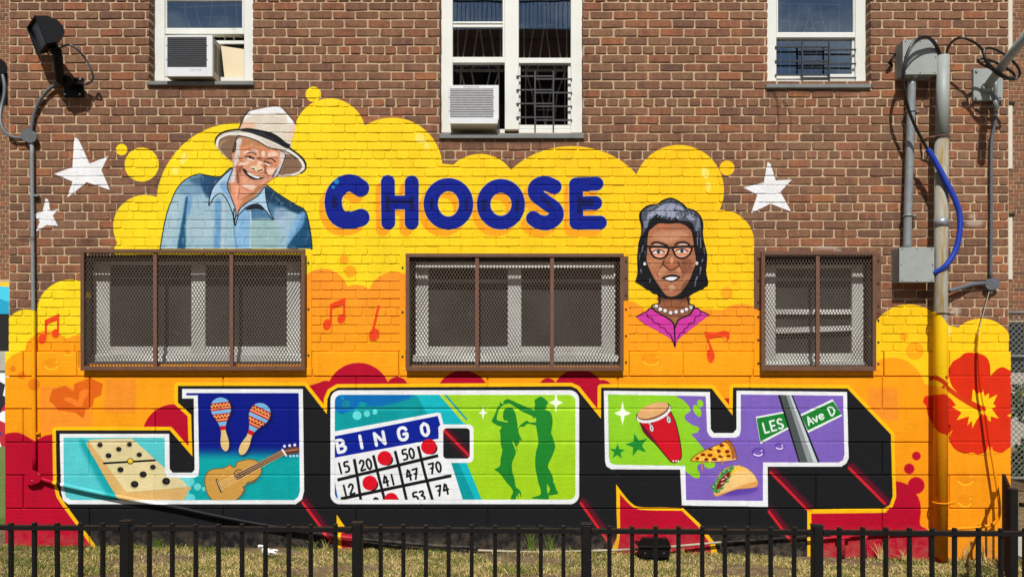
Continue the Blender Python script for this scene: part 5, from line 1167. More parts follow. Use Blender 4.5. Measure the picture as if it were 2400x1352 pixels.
def guard(parent, x0, x1, ys, vx, yt, yb, d):
    for i, yy in enumerate(ys):
        mid = vx[1]; part(parent, 'guard_bar', 'blackbar', lambda m: m.pbox(x0, yy-1.6, mid, yy+1.6, d-.012, d)); part(parent, 'guard_bar', 'blackbar', lambda m: m.pbox(vx[0], yy+5, x1, yy+8.2, d-.016, d-.003))
    for v in vx: part(parent, 'guard_post', 'blackbar', lambda m: m.pbox(v-1.7, yt, v+1.7, yb, d-.004, d+.01))
guard(w2, 1210, 1341, (179, 211, 243, 275), (1254, 1297), 167, 306, RD+.015)
part(bld, 'sill', 'sill', lambda m: m.pbox(1029, 313, 1369, 325, -.2, .022, .006))
# right window
f = MB(); rect(f, 1795, -90, 1820, 198); rect(f, 2005, -90, 2035, 198); rect(f, 1820, 189, 2005, 198, .06, RD+.004); rect(f, 2035, -90, 2047, 198, .06, RD-.02)
w3 = f.build('window', 'white', bld)
part(w3, 'sash', 'white', lambda m: (rect(m, 1818, 76, 2007, 89, .05, RD-.008), rect(m, 1820, -90, 1824, 76, .03, RD-.016), rect(m, 2000, -90, 2005, 76, .03, RD-.016), rect(m, 1997, 89, 2005, 176, .03, RD-.03), rect(m, 1820, 174, 2005, 189, .04, RD-.02)))
pane(w3, 1822, -60, 2002, 78, RD-.035); pane(w3, 1820, 89, 2005, 176, RD-.05, 'glass')
lines(w3, 'security_grille', 'bars', [[(1830, 10), (1830, 76)], [(1851, 10), (1851, 76)], [(1830, 51), (1851, 51)], [(1874, 12), (1868, 50), (1858, 76)], [(1896, 20), (1893, 52), (1884, 76)], [(1898, 20), (1903, 52), (1911, 76)], [(1920, 12), (1928, 50), (1937, 76)], [(1868, 53), (1893, 52)], [(1905, 53), (1931, 53)], [(1886, 68), (1909, 68)], [(1947, 53), (1968, 54)], [(1947, 53), (1946, 76)], [(1968, 10), (1967, 76)], [(1826, 9), (1970, 12)],
      [(1826, 95), (1985, 97)], [(1850, 95), (1870, 150)], [(1922, 95), (1900, 172)], [(1940, 95), (1925, 165)], [(1966, 92), (1966, 172)], [(1830, 92), (1830, 172)], [(1851, 120), (1850, 172)]], RD-.075, .007)
guard(w3, 1817, 2007, (110, 143, 176), (1881, 1944), 98, 192, RD+.015)
part(bld, 'sill', 'sill', lambda m: m.pbox(1796, 197, 2043, 207, -.2, .024, .006))

# ---------------------------------------------------------------- guarded ground floor windows
def low_window(a, c, top, jambs, bot, glassy, rail_lit=False):
    d = -.125; f = MB()
    for (u, v) in jambs: rect(f, u, top, v, bot+33, .06, d)
    for (u0, v0), (u1, v1) in zip(jambs, jambs[1:]):
        rect(f, v0, bot, u1, bot+20, .05, d-.006); rect(f, v0, top, u1, top+9, .05, d-.006)
    rect(f, a-8, bot+20, c+8, bot+36, .08, d+.02)
    o = f.build('window', 'white', bld)
    for (u0, v0), (u1, v1) in zip(jambs, jambs[1:]): pane(o, v0, top, u1, bot+2, d-.03, 'glass_dusty')
    return o
lw1 = low_window(212, 704, 612, [(218, 257), (448, 481), (672, 704)], 812, True)
lw2 = low_window(975, 1442, 612, [(974, 1004), (1190, 1222), (1410, 1442)], 812, True)
part(lw2, 'head_rail', 'white', lambda m: rect(m, 975, 616, 1440, 628, .04, -.07))
lw3 = low_window(1796, 2024, 620, [(1794, 1818), (1997, 2024)], 828, True)
part(lw3, 'sash', 'white', lambda m: (rect(m, 1818, 725, 1997, 737, .04, -.12), m.prism([W(1818, 768, -.11), W(1818, 781, -.11), W(1997, 775, -.11), W(1997, 763, -.11)], [W(1818, 768, -.14), W(1818, 781, -.14), W(1997, 775, -.14), W(1997, 763, -.14)])))

def cage(label, x0, y0, x1, y1, ups, dep, flL, flR, braces):
    d = dep; r = empty('window_guard', W((x0+x1)/2, y1, 0), label, 'window guard')
    t = 8.5
    for nm, (a, b, c, e) in (('frame_bar', (x0, y0, x1, y0+t)), ('frame_bar', (x0, y1-t*1.2, x1, y1)), ('frame_bar', (x0, y0+t, x0+t, y1-t*1.2)), ('frame_bar', (x1-t, y0+t, x1, y1-t*1.2))):
        part(r, nm, 'brown', lambda m: m.pbox(a, b, c, e, d-.03, d, .002))
    for u in ups: part(r, 'upright_bar', 'rust', lambda m: m.pbox(u-4.5, y0+t, u+4.5, y1-t*1.2, d-.035, d-.009, .002))
    # expanded metal: two families of slanted strands on the front, the cheeks and the underside
    m = MB(); pw, ph = 7.5*S, 12.8*S
    def screen(o, u, v, wu, hv):
        o, u, v = Vector(o), Vector(u), Vector(v); nrm = u.cross(v).normalized()*.0011
        for sgn in (1, -1):
            k = ph/pw
            c0 = -hv-1 if sgn > 0 else 0.0
            n = int((hv+wu*k)/ph)+2
            for i in range(-1, n+1):
                c = (-wu*k+i*ph) if sgn > 0 else i*ph     # line: vv = sgn*k*uu + c
                us = []
                lo, hi = 0, wu
                # clip to 0 <= vv <= hv
                ua, ub = sorted(((0-c)/(sgn*k), (hv-c)/(sgn*k)))
                lo, hi = max(lo, ua), min(hi, ub)
                if hi-lo < .004: continue
                p, q = o+u*lo+v*(sgn*k*lo+c), o+u*hi+v*(sgn*k*hi+c)
                dr = (q-p).normalized(); sd = dr.cross(nrm).normalized()*.0024
                n0 = nrm*(1 if sgn > 0 else -1)*.6
                m.add([p-sd+n0+nrm, p+sd+n0-nrm, q+sd+n0-nrm, q-sd+n0+nrm, p-sd+n0-nrm*1.6, q-sd+n0-nrm*1.6], [(0, 1, 2, 3), (0, 3, 5, 4), (4, 5, 2, 1)])
    df = d-.033
    xa, xb, za, zb = X(x0+4, df), X(x1-4, df), Zp(y1-4, df), Zp(y0+4, df)
    screen((xa, -df, za), (1, 0, 0), (0, 0, 1), xb-xa, zb-za)
    s = m.build('mesh_screen', 'mesh', r); s['kind'] = 'stuff'
    m = MB()
    for xx in (xa+.004, xb-.004): screen((xx, -df, za), (0, 1, 0), (0, 0, 1), df-.001, zb-za)
    for zz in (za+.004, zb-.004): screen((xa, -df, zz), (1, 0, 0), (0, 1, 0), xb-xa, df-.001)
    s = m.build('side_screen', 'mesh', r); s['kind'] = 'stuff'
    for (fa, fb, yt, yb, mat) in flL+flR:
        part(r, 'fixing_flange', mat, lambda q: q.pbox(fa, yt, fb, yb, .0015, .005, .001))
        for k in range(3):
            yy = yt+(yb-yt)*(.12+.38*k)
            if yb-yt > 60: part(r, 'screw', 'screw', lambda q: disc(q, W((fa+fb)/2, yy, .005), .009, .007, 8))
    return r
cage('widest brown mesh window guard, at the left below the painted man in a hat', 188, 584, 714, 868, (363, 542), .075, [], [(716, 730, 582, 866, 'flange_paint')], (400, 580))
cage('middle brown mesh window guard, below the painted word CHOOSE', 951, 594, 1462, 869, (1118, 1294), .075, [(937, 950, 594, 868, 'flange_paint')], [(1461, 1473, 600, 704, 'brown'), (1461, 1473, 705, 868, 'flange_paint')], (1205,))
cage('small brown mesh window guard at the right, nearly square with one upright', 1785, 589, 2054, 869, (1917,), .075, [(1768, 1786, 590, 724, 'brown'), (1768, 1786, 725, 868, 'flange_paint')], [(2052, 2065, 594, 734, 'brown'), (2052, 2065, 735, 868, 'flange_paint')], (1905,))

# ---------------------------------------------------------------- the painted figures of the mural
mural = empty('mural', W(1200, 1280, BF), 'bright mural reading CHOOSE JOY painted over brick and block wall', 'mural')
def film(key, name, label=None, parent=None, lift=.0, cell=1.25):
    c = SHAPES[key]
    if not isinstance(c[0][0], (tuple, list)): c = [c]
    x0, y0, m = cover([orient(q) if len(c) > 1 and key[:6] not in ('choose',) else q for q in c])
    h, w = m.shape; stp = max(1, int(round(cell*MSC)))
    jj, ii = np.mgrid[0:h:stp, 0:w:stp]
    on = m[np.minimum(jj+stp//2, h-1), np.minimum(ii+stp//2, w-1)] > .5
    J, I = np.nonzero(on)
    nj, ni = on.shape
    need = np.zeros((nj+1, ni+1), bool)
    for a in (0, 1):
        for b in (0, 1): need[J+a, I+b] = True
    idx = -np.ones((nj+1, ni+1), int); vj, vi = np.nonzero(need); idx[vj, vi] = np.arange(len(vj))
    gx, gy = x0+vi*stp, y0+vj*stp
    pxx, pyy = gx/MSC+MX0, gy/MSC+MY0
    proud = jm[np.clip(gy, 0, MH-1), np.clip(gx, 0, MW-1)]
    low = pyy > 823
    base = np.where(low, -BF, 0.0)
    yv = base-np.where(proud, .0022, -.0055 if True else 0)-lift
    d = -base; k = S*(DIST-d)/DIST
    V = np.stack([(pxx-1200)*k, yv, ZC+(HORY-pyy)*k], 1)
    off = WL[(parent or mural).name]; V = V-np.array(off)
    F = np.stack([idx[J+1, I], idx[J+1, I+1], idx[J, I+1], idx[J, I]], 1)
    me = bpy.data.meshes.new(name); me.vertices.add(len(V)); me.vertices.foreach_set('co', V.astype(np.float32).ravel())
    me.loops.add(F.size); me.loops.foreach_set('vertex_index', F.ravel().astype(np.int32)); me.polygons.add(len(F)); me.polygons.foreach_set('loop_start', (np.arange(len(F))*4).astype(np.int32)); me.polygons.foreach_set('loop_total', np.full(len(F), 4, np.int32)); me.update()
    me.materials.append(M['film_block'] if low.mean() > .5 else M['film'])
    o = bpy.data.objects.new(name, me); col.objects.link(o); o.parent = parent or mural; WL[o.name] = Vector(off)
    if label: o['label'] = label
    return o
mn = film('man_shirt', 'painted_man', 'smiling old man in pale hat and blue shirt'); film('man_face', 'face', None, mn, .0006); film('man_hat', 'hat', None, mn, .0003)
wo = film('woman_hair', 'painted_woman', 'woman with grey black bob, glasses and pearls'); film('woman_face', 'face', None, wo, .0006); film('woman_blouse', 'blouse', None, wo, .0003)
for i, ch in enumerate('CHOOSE'): film('choose%d' % i, 'painted_letter', 'navy blue letter %s of the word CHOOSE%s' % (ch, ('', '', ', the first O', ', the second O', '', '')[i]))
for k, t in (('star1', 'largest white star at the left'), ('star2', 'small white star beside the left conduit'), ('star3', 'white star on the right')): film(k, 'painted_star', t)
for k, t in (('note1', 'red pair of joined notes beside the middle guard'), ('note2', 'red pair of joined notes at the far left'), ('note3', 'red single note with slanted stem'), ('note4', 'red note with curled flag under the woman')): film(k, 'painted_note', t)
Jo = film('J', 'painted_letter', 'large block letter J with white outline and teal and blue filling', cell=2)
for k, n in (('domino', 'painted_domino'), ('maraca1', 'painted_maraca'), ('maraca2', 'painted_maraca'), ('guitar', 'painted_guitar')): film(k, n, None, Jo, .0012, 1.3)
Oo = film('O', 'painted_letter', 'large block letter O with white outline, bingo card and dancers', cell=2)
for k, n in (('bingo', 'painted_bingo_card'), ('dancer_w', 'painted_dancer'), ('dancer_m', 'painted_dancer')): film(k, n, None, Oo, .0012, 1.3)
Yo = film('Y', 'painted_letter', 'large block letter Y with white outline, green and purple filling', cell=2)
for k, n in (('conga', 'painted_drum'), ('pizza', 'painted_pizza_slice'), ('taco', 'painted_taco'), ('sign', 'painted_street_sign')): film(k, n, None, Yo, .0012, 1.3)
film('flower', 'painted_flower', 'red hibiscus flower with yellow star shaped centre', cell=2)
# ---------------------------------------------------------------- air conditioners
def label_mesh(parent, txt, c, size, mat):
    cu = bpy.data.curves.new('lettering', 'FONT'); cu.body = txt; cu.size = size; cu.align_x = 'CENTER'; cu.align_y = 'CENTER'; cu.space_character = 1.15
    ob = bpy.data.objects.new('tmp', cu); col.objects.link(ob); bpy.context.view_layer.update()
    me = bpy.data.meshes.new_from_object(ob.evaluated_get(bpy.context.evaluated_depsgraph_get())); bpy.data.objects.remove(ob)
    me.materials.clear(); me.materials.append(M[mat]); me.name = 'lettering'
    o = bpy.data.objects.new('lettering', me); col.objects.link(o); o.parent = parent; o.rotation_euler = (math.radians(90), 0, 0); o.location = Vector(c)-WL[parent.name]; WL[o.name] = Vector(c)
    return o
def ac_unit(label, x0, y0, x1, y1, d, gx0, gy0, gx1, gy1, nsl, txt, tpos, tsize, tmat, back=-.24, sm='slat_ac', sh=.0016):
    r = empty('air_conditioner', W((x0+x1)/2, y1, d-.1), label, 'air conditioner')
    xa, xb, za, zb = X(x0, d), X(x1, d), Zp(y1, d), Zp(y0, d)
    part(r, 'casing', 'ac_side', lambda m: m.box(xa+.006, xb-.006, -back, -d+.012, za+.006, zb-.006))
    ga, gb, gc, ge = X(gx0, d), X(gx1, d), Zp(gy1, d), Zp(gy0, d)
    for (a, b, c, e) in ((xa, ga, za, zb), (gb, xb, za, zb), (ga, gb, ge, zb), (ga, gb, za, gc)):
        part(r, 'front_frame', 'ac', lambda m: m.box(a, b, -d+.016, -d, c, e, .003))
    part(r, 'fins', 'fin', lambda m: m.box(ga, gb, -d+.0115, -d+.0105, gc, ge))
    for i in range(nsl):
        z = gc+(ge-gc)*(i+.5)/nsl; part(r, 'slat', sm, lambda m: m.box(ga, gb, -d+.010, -d+.002, z-sh, z+sh))
    # louvres on the visible cheek
    side = xb-.006 if x0 < 1200 else xa+.006
    m = MB()
    for cidx in (0, 1):
        for i in range(15):
            z = za+(zb-za)*(.2+.045*i); y = -d+.06+.085*cidx; sx = .0015 if x0 < 1200 else -.0015
            m.add([(side+sx, y, z), (side+sx, y+.07, z-.006), (side+sx, y+.07, z+.003), (side+sx, y, z+.009)], [(0, 1, 2, 3)] if sx > 0 else [(3, 2, 1, 0)])
    m.build('side_louvres', 'dark', r)
    for sx in (ga-.006, gb+.006):
        for k in (.25, .72): part(r, 'screw', 'screw', lambda q: disc(q, (sx, -d, gc+(ge-gc)*k), .004, .003, 8))
    label_mesh(r, txt, W(tpos[0], tpos[1], d+.0012), tsize, tmat)
    return r
ac_unit('white window air conditioner in the upper left window beside a cream panel', 386, 83, 498, 180, .075, 392, 88, 484, 158, 15, 'Cool-Living', (458, 164), .018, 'inkblue')
a2 = ac_unit('white window air conditioner with sloped lower lip in the centre window', 1051, 200, 1169, 280, .075, 1055, 209, 1156, 278, 17, 'FRIGIDAIRE', (1104, 204.5), .024, 'ink', sm='slat_pale', sh=.0042)
part(a2, 'drip_lip', 'ac', lambda m: m.prism([W(1050, 277, .09), W(1168, 277, .09), W(1166, 290, .09), W(1054, 290, .09)][::-1], [W(1050, 277, .02), W(1168, 277, .02), W(1160, 302, .02), W(1060, 302, .02)][::-1]))
part(a2, 'base_pan', 'ac_side', lambda m: m.box(X(1056, .06), X(1164, .06), .2, -.05, Zp(300, .05), Zp(282, .06)))

# ---------------------------------------------------------------- flood lights and their conduit
def round_box(label, px, py, rp, mat='pvc', dep=.055):
    r = empty('junction_box', W(px, py, 0), label, 'junction box')
    part(r, 'body', mat, lambda m: disc(m, W(px, py, 0), rp*S, dep-.006, 24), False); part(r, 'cover_plate', mat, lambda m: disc(m, W(px, py, dep-.006), rp*S*.94, .006, 24))
    for (a, b) in ((-.5, .5), (.5, -.5)): part(r, 'screw', 'bolt', lambda m: disc(m, W(px+a*rp, py+b*rp, dep), .005, .003, 8))
    part(r, 'hub', mat, lambda m: m.tube([W(px, py+rp*.8, .025), W(px, py+rp*1.5, .025)], .017, 12)); return r
fl = empty('flood_light', W(165, 205, 0), 'black flood light on an arm, high at the left of the wall', 'flood light')
sideD = [(83, 37), (110, 37), (134, 47), (148, 62), (152, 76), (147, 89), (133, 98), (108, 103)]
d0 = .4
Af = [W(p[0], p[1], d0) for p in sideD]; vec = W(64, 66, d0-.26)-W(83, 37, d0); Bf = [p+vec for p in Af]
m = MB(); n = len(Af)
m.add(Af+Bf, [tuple(range(n)), tuple(range(2*n-1, n-1, -1))]+[(i, n+i, n+i+1, i+1) for i in range(n-1)]); m.build('housing', 'black', fl)
part(fl, 'lens', 'lens', lambda q: q.add([Af[0]+(Bf[0]-Af[0])*.06+(Af[1]-Af[0])*.3, Af[-1]+(Bf[-1]-Af[-1])*.06+(Af[-2]-Af[-1])*.3, Bf[-1]+(Af[-1]-Bf[-1])*.06+(Bf[-2]-Bf[-1])*.3, Bf[0]+(Af[0]-Bf[0])*.06+(Bf[1]-Bf[0])*.3], [(0, 1, 2, 3)]))
part(fl, 'reflector', 'galv', lambda q: q.add([Af[0].lerp(Af[2], .45), Af[-1].lerp(Af[-3], .45), Bf[-1].lerp(Bf[-3], .45), Bf[0].lerp(Bf[2], .45)], [(0, 1, 2, 3)]))
part(fl, 'visor_edge', 'black', lambda q: (q.bar(Af[0], Bf[0], .008, .012), q.bar(Af[-1], Bf[-1], .008, .012), q.bar(Af[0], Af[-1], .008, .012), q.bar(Bf[0], Bf[-1], .008, .012)))
cj = (Af[-2]+Bf[-2])*.5
part(fl, 'knuckle', 'black', lambda q: q.tube([cj, cj.lerp(W(133, 122, .28), .6), W(133, 122, .28)], .045, 14), True)
part(fl, 'arm', 'black', lambda q: q.tube([W(133, 116, .29), W(137, 150, .23), W(141, 188, .15), W(148, 192, .06)], .038, 14), True)
part(fl, 'wall_plate', 'black', lambda q: q.pbox(149, 182, 194, 228, .001, .02, .003)); part(fl, 'plate_hub', 'black', lambda q: q.tube([W(168, 196, .015), W(152, 190, .13)], .05, 16), True)
for p in ((154, 187), (189, 186), (153, 222), (188, 222)): part(fl, 'bolt', 'bolt', lambda q: disc(q, W(p[0], p[1], .02), .009, .01, 6))
m = MB(); m.tube(pcurve([(142, 112, .3), (160, 106, .31), (180, 115, .28), (200, 138, .2), (214, 165, .16), (218, 185, .12), (205, 197, .08), (190, 196, .05), (172, 194, .03)]), .0095, 10); m.build('flexible_lead', 'pvc', fl, True)
f2 = empty('flood_light', W(-12, 230, 0), 'second black flood light, cut off by the left edge of the picture', 'flood light')
part(f2, 'housing', 'black', lambda q: q.prism([W(p[0], p[1], -.12) for p in ((-70, 100), (-10, 130), (12, 146), (18, 158), (17, 172), (-5, 172), (-80, 180))][::-1], [W(p[0], p[1], -.3) for p in ((-70, 100), (-10, 130), (12, 146), (18, 158), (17, 172), (-5, 172), (-80, 180))][::-1]))
part(f2, 'wall_plate', 'black', lambda q: q.box(X(-40, -.15), X(15, -.15), .15, .17, Zp(246, -.15), Zp(172, -.15)))
part(f2, 'arm', 'black', lambda q: q.tube([W(-6, 165, -.2), W(-4, 200, -.15), W(-6, 215, -.14)], .035, 12), True)
def run(name, label, cat, pts, r, mat, n=8, seg=10, group=None):
    mb = MB(); P = pcurve(pts, n) if n > 1 else [W(*p) for p in pts]; mb.origin = P[-1]; mb.tube(P, r, seg)
    return tag(mb.build(name, mat, None, True), label, cat, group)
round_box('round grey junction box under the left flood light', 72, 321, 15.5)
run('conduit', 'curved grey conduit rising from round box to the left flood light', 'conduit', [(150, 192, .04), (122, 204, .035), (96, 232, .03), (80, 268, .025), (74, 300, .025), (73, 312, .025)], .0155, 'pvc')
run('conduit', 'grey conduit bending left from round box to the cut off flood light', 'conduit', [(60, 324, .03), (40, 324, .035), (22, 318, .03), (8, 304, 0), (1, 280, -.04), (4, 250, -.08), (10, 225, -.1), (11, 200, -.11), (6, 176, -.12)], .0155, 'pvc')
run('conduit', 'long vertical grey conduit at the left, painted yellow, orange and red below', 'conduit', [(75, 335, .03), (77, 600, .03), (79, 820, .035), (81, 1100, .045)], .0165, 'pipe_paint', 6, 12)
for yy in (458, 1015): tag(part(None, 'pipe_strap', 'galv' if yy < 700 else 'pipe_paint', lambda q: q.pbox(70 if yy < 700 else 75, yy-2, 88 if yy < 700 else 92, yy+2, .004, .045)), 'small %s strap on the long left conduit' % ('bare metal' if yy < 700 else 'painted red'), 'pipe strap')
b1 = round_box('round junction box painted crimson at the foot of the left conduit', 83, 1118, 15.5, 'pipe_paint', .075)
run('conduit', 'sloping conduit painted to match letter J, running down to the grass', 'conduit', [(92, 1118, .055), (128, 1131, .055), (260, 1160, .055), (400, 1186, .055), (560, 1219, .06), (720, 1246, .07), (850, 1263, .08), (1010, 1277, .09), (1120, 1283, .1)], .019, 'pipe_paint', 6, 12)
run('conduit', 'pale weathered conduit lying on the grass along the wall foot', 'conduit', [(1090, 1288, .08), (1250, 1293, .08), (1360, 1291, .09), (1500, 1286, .1), (1600, 1278, .08), (1690, 1270, .06)], .011, 'pvcw', 5, 8)
run('conduit', 'thin dark conduit along the wall foot right of the black box', 'conduit', [(1692, 1270, .05), (1760, 1265, .05), (1840, 1260, .05), (1895, 1255, .06)], .01, 'pipe_paint', 5, 8)

# ---------------------------------------------------------------- meters, riser and cables at the right
def meter(label, x0, y0, x1, y1, d):
    r = empty('electrical_box', W((x0+x1)/2, y1, 0), label, 'electrical box')
    part(r, 'body', 'grey', lambda m: m.box(X(x0, d)+.004, X(x1, d)-.004, .0, -d+.006, Zp(y1, d)+.004, Zp(y0, d)-.004))
    part(r, 'cover', 'grey', lambda m: m.pbox(x0, y0, x1, y1, d-.006, d, .0015))
    for fx in (.08, .5, .92):
        for fy in (.05, .95): part(r, 'screw', 'screw', lambda m: disc(m, W(x0+(x1-x0)*fx, y0+(y1-y0)*fy, d), .005, .003, 8))
    for fx in (.05, .95): part(r, 'screw', 'screw', lambda m: disc(m, W(x0+(x1-x0)*fx, (y0+y1)/2, d), .005, .003, 8))
    return r
meter('upper grey electrical box beside the top of the thick riser pipe', 2116, 94, 2197, 175, .15)
meter('lower grey electrical box right of the small window guard', 2108, 580, 2190, 661, .15)
tag(part(None, 'pipe_hook', 'black', lambda q: q.tube([W(2098, 128, .05), W(2090, 140, .06), W(2084, 148, .05), (W(2090, 152, .03))], .012, 8), True), 'small rusty black hook left of the upper electrical box', 'hook')
run('conduit', 'vertical galvanised conduit joining the two grey electrical boxes', 'conduit', [(2137, 180, .075), (2133, 330, .07), (2129, 460, .07), (2126, 590, .07)], .036, 'galv', 5, 16)
tag(part(None, 'conduit_collar', 'galv', lambda q: q.tube([W(2138, 172, .075), W(2138, 186, .075)], .05, 16), True), 'collar under the upper electrical box', 'collar')
def clamp(label, px, py, d, r, mat, ext):
    o = empty('pipe_clamp', W(px, py, 0), label, 'pipe clamp'); m = MB(); c = W(px, py, d)
    m.tube([c+Vector((r*math.cos(t), r*math.sin(t), 0)) for t in [2*math.pi*k/18 for k in range(19)]], .006, 6); m.build('band', mat, o, True)
    part(o, 'ear', mat, lambda q: q.tube([c+Vector((r*ext*.7, -r*.3, 0)), c+Vector((r*ext*1.7, 0, -.004)), c+Vector((r*ext*1.8, d*.9, -.004))], .011, 8), True); return o
clamp('clamp on the slim conduit below the upper electrical box', 2134, 262, .07, .042, 'galv', 1)
clamp('clamp on the slim conduit above the lower electrical box', 2128, 506, .07, .042, 'galv', 1)
clamp('rusty clamp high on the thick riser pipe', 2206, 322, .13, .064, 'rust', -1)
clamp('clamp painted yellow on the thick riser pipe', 2205, 733, .13, .066, 'pipe_thick', 1)
clamp('clamp painted orange low on the thick riser pipe', 2205, 1177, .13, .066, 'pipe_thick', 1)
rp = empty('riser_pipe', W(2206, 1306, .13), 'thick vertical riser pipe, bare grey above and painted yellow and orange below', 'pipe')
m = MB(); m.tube([W(2210, 132, .13), W(2208, 330, .13)], .055, 24); m.build('upper_length', 'grey', rp, True)
m = MB(); m.tube([W(2207, 328, .13), W(2205, 718, .13), W(2205, 1315, .13)], .057, 24); m.build('lower_length', 'pipe_thick', rp, True)
part(rp, 'coupling', 'galv', lambda q: q.tube([W(2206, 512, .13), W(2206, 532, .13)], .061, 24), True)
run('cable', 'thick black cable arching from the riser pipe over the upper box', 'cable', [(2205, 134, .14), (2197, 112, .17), (2186, 96, .2), (2170, 87, .23), (2150, 92, .24), (2133, 112, .25), (2122, 142, .25), (2117, 172, .25), (2118, 205, .24), (2126, 245, .22), (2140, 285, .21), (2158, 322, .2), (2177, 356, .2)], .013, 'cable', 8, 10)
run('cable', 'second slim black cable running close beside the thick arching cable', 'cable', [(2201, 134, .13), (2190, 106, .19), (2172, 90, .24), (2150, 98, .26), (2131, 124, .27), (2121, 160, .27), (2119, 205, .26), (2128, 246, .235)], .007, 'cable', 8, 8)
mb = MB(); P = pcurve([(2174, 350, .2), (2196, 386, .2), (2216, 424, .21), (2238, 468, .22), (2249, 505, .22), (2249, 545, .22), (2238, 590, .21), (2215, 624, .19), (2190, 640, .14)], 26)
mb.origin = P[-1]; mb.tube(P, .024, 12, True, [.025 if i % 3 else .022 for i in range(len(P))]); tag(mb.build('corrugated_tube', 'blue', None, True), 'blue corrugated tube curving down to the lower electrical box', 'tube')
run('cable', 'thin black cable looped loosely round the slanting pole bracket', 'cable', [(2216, 132, .13), (2224, 110, .16), (2236, 95, .2), (2255, 89, .24), (2278, 97, .26), (2298, 112, .26), (2307, 130, .26), (2312, 148, .27), (2330, 168, .28), (2352, 182, .28), (2374, 187, .28), (2388, 180, .29), (2389, 165, .3), (2376, 146, .3), (2352, 127, .28), (2326, 114, .26), (2308, 116, .26), (2307, 132, .27), (2318, 150, .28), (2340, 170, .29), (2362, 182, .29), (2378, 181, .29), (2370, 168, .29), (2340, 150, .28), (2308, 138, .26), (2292, 141, .25), (2300, 150, .25), (2330, 165, .27), (2352, 178, .27)], .0108, 'cable', 7, 8)
pb = empty('pole_bracket', W(2316, 237, 0), 'grey plate with a slanting grey pole near the right corner', 'bracket')
part(pb, 'plate', 'grey', lambda q: q.pbox(2282, 161, 2351, 236, .004, .03, .003))
for p in ((2288, 167), (2343, 227), (2287, 229), (2342, 168)): part(pb, 'bolt', 'bolt', lambda q: disc(q, W(p[0], p[1], .03), .012, .012, 10))
part(pb, 'pole', 'grey', lambda q: q.tube([W(2310, 208, .03), W(2352, 152, .3), W(2420, 62, .75)], .037, 20), True)
part(pb, 'weld_collar', 'grey', lambda q: q.tube([W(2309, 210, .025), W(2316, 200, .075)], .045, 20), True)
part(pb, 'drop_fitting', 'galv', lambda q: q.tube([W(2333, 186, .1), W(2333, 212, .07), W(2334, 232, .055), W(2334, 262, .05)], .017, 12), True)
part(pb, 'fitting_body', 'galv', lambda q: q.tube([W(2334, 228, .055), W(2334, 256, .05)], .026, 12), True)
run('conduit', 'slim grey conduit dropping from the pole bracket to the right round box', 'conduit', [(2334, 262, .05), (2332, 290, .045), (2324, 330, .03), (2323, 400, .03), (2323, 520, .03), (2322, 654, .03)], .0135, 'pvc', 6, 10)
round_box('round grey junction box near the right corner of the wall', 2322, 666, 14.5)
run('conduit', 'short bent dark conduit stub left of the right round box', 'conduit', [(2310, 664, .03), (2280, 666, .035), (2252, 674, .05), (2224, 682, .07)], .02, 'pvc', 6, 10)
run('cable', 'thin pale wire hanging from the right round box', 'wire', [(2319, 682, .04), (2310, 715, .04), (2298, 760, .05), (2290, 788, .05)], .0045, 'pvcw', 5, 6)
run('conduit', 'long thin conduit over the painted flower, bending left at the bottom', 'conduit', [(2297, 768, .05), (2295, 800, .06), (2294, 830, .075), (2298, 900, .085), (2308, 960, .09), (2322, 1050, .1), (2337, 1140, .11), (2343, 1190, .11), (2340, 1212, .11), (2325, 1228, .1), (2290, 1235, .09), (2225, 1239, .075), (2150, 1243, .06), (2060, 1250, .05), (1960, 1258, .05), (1890, 1265, .05)], .0125, 'pipe_paint', 6, 10)
stub = empty('pipe_stub', W(1975, 1300, .05), 'low crimson painted pipe stubs with a cross arm at the wall foot', 'pipe')
for px in (1975, 2026, 2076): part(stub, 'upright', 'pipe_paint', lambda q: q.tube([W(px, 1308, .06), W(px, 1262, .06), W(px+4, 1254, .05)], .02, 12), True)
part(stub, 'cross_arm', 'pipe_paint', lambda q: q.tube([W(1962, 1262, .07), W(1992, 1258, .07)], .014, 10), True)

# ---------------------------------------------------------------- small things on the grass
ub = empty('utility_box', W(1533, 1304, .28), 'black moulded plastic utility box on the grass at the wall foot', 'utility box')
d = .34
part(ub, 'base', 'black', lambda q: q.prism([W(p[0], p[1], d) for p in ((1503, 1306), (1568, 1306), (1571, 1285), (1498, 1285))][::-1], [W(p[0], p[1], d-.24) for p in ((1503, 1306), (1568, 1306), (1571, 1285), (1498, 1285))][::-1]))
part(ub, 'lid', 'black', lambda q: q.prism([W(p[0], p[1], d+.008) for p in ((1497, 1285), (1572, 1285), (1570, 1272), (1562, 1262), (1505, 1261), (1497, 1272))][::-1], [W(p[0], p[1], d-.25) for p in ((1497, 1285), (1572, 1285), (1570, 1268), (1562, 1258), (1505, 1257), (1497, 1268))][::-1]))
part(ub, 'lid_ridge', 'black', lambda q: q.pbox(1497, 1279, 1573, 1284, d-.2, d+.016, .003))
for p in (1512, 1556): part(ub, 'latch', 'screw', lambda q: q.pbox(p-3, 1294, p+3, 1299, d, d+.006, .002))
mb = MB(); 
for k, (px, py, w_) in enumerate(((612, 1283, 9), (622, 1292, 12), (636, 1297, 14), (646, 1293, 8))):
    c = W(px, py, .38); ring = []
    for i in range(9):
        t = 2*math.pi*i/9; q = w_*S*(.7+.5*pr.random()); ring.append(c+Vector((math.cos(t)*q, -.01*pr.random(), .012+math.sin(t)*q*.5)))
    n0 = len(mb.v); mb.v += [tuple(c+Vector((0, -.03, .02)))]+[tuple(q) for q in ring]; mb.f += [(n0, n0+1+i, n0+1+(i+1) % 9) for i in range(9)]
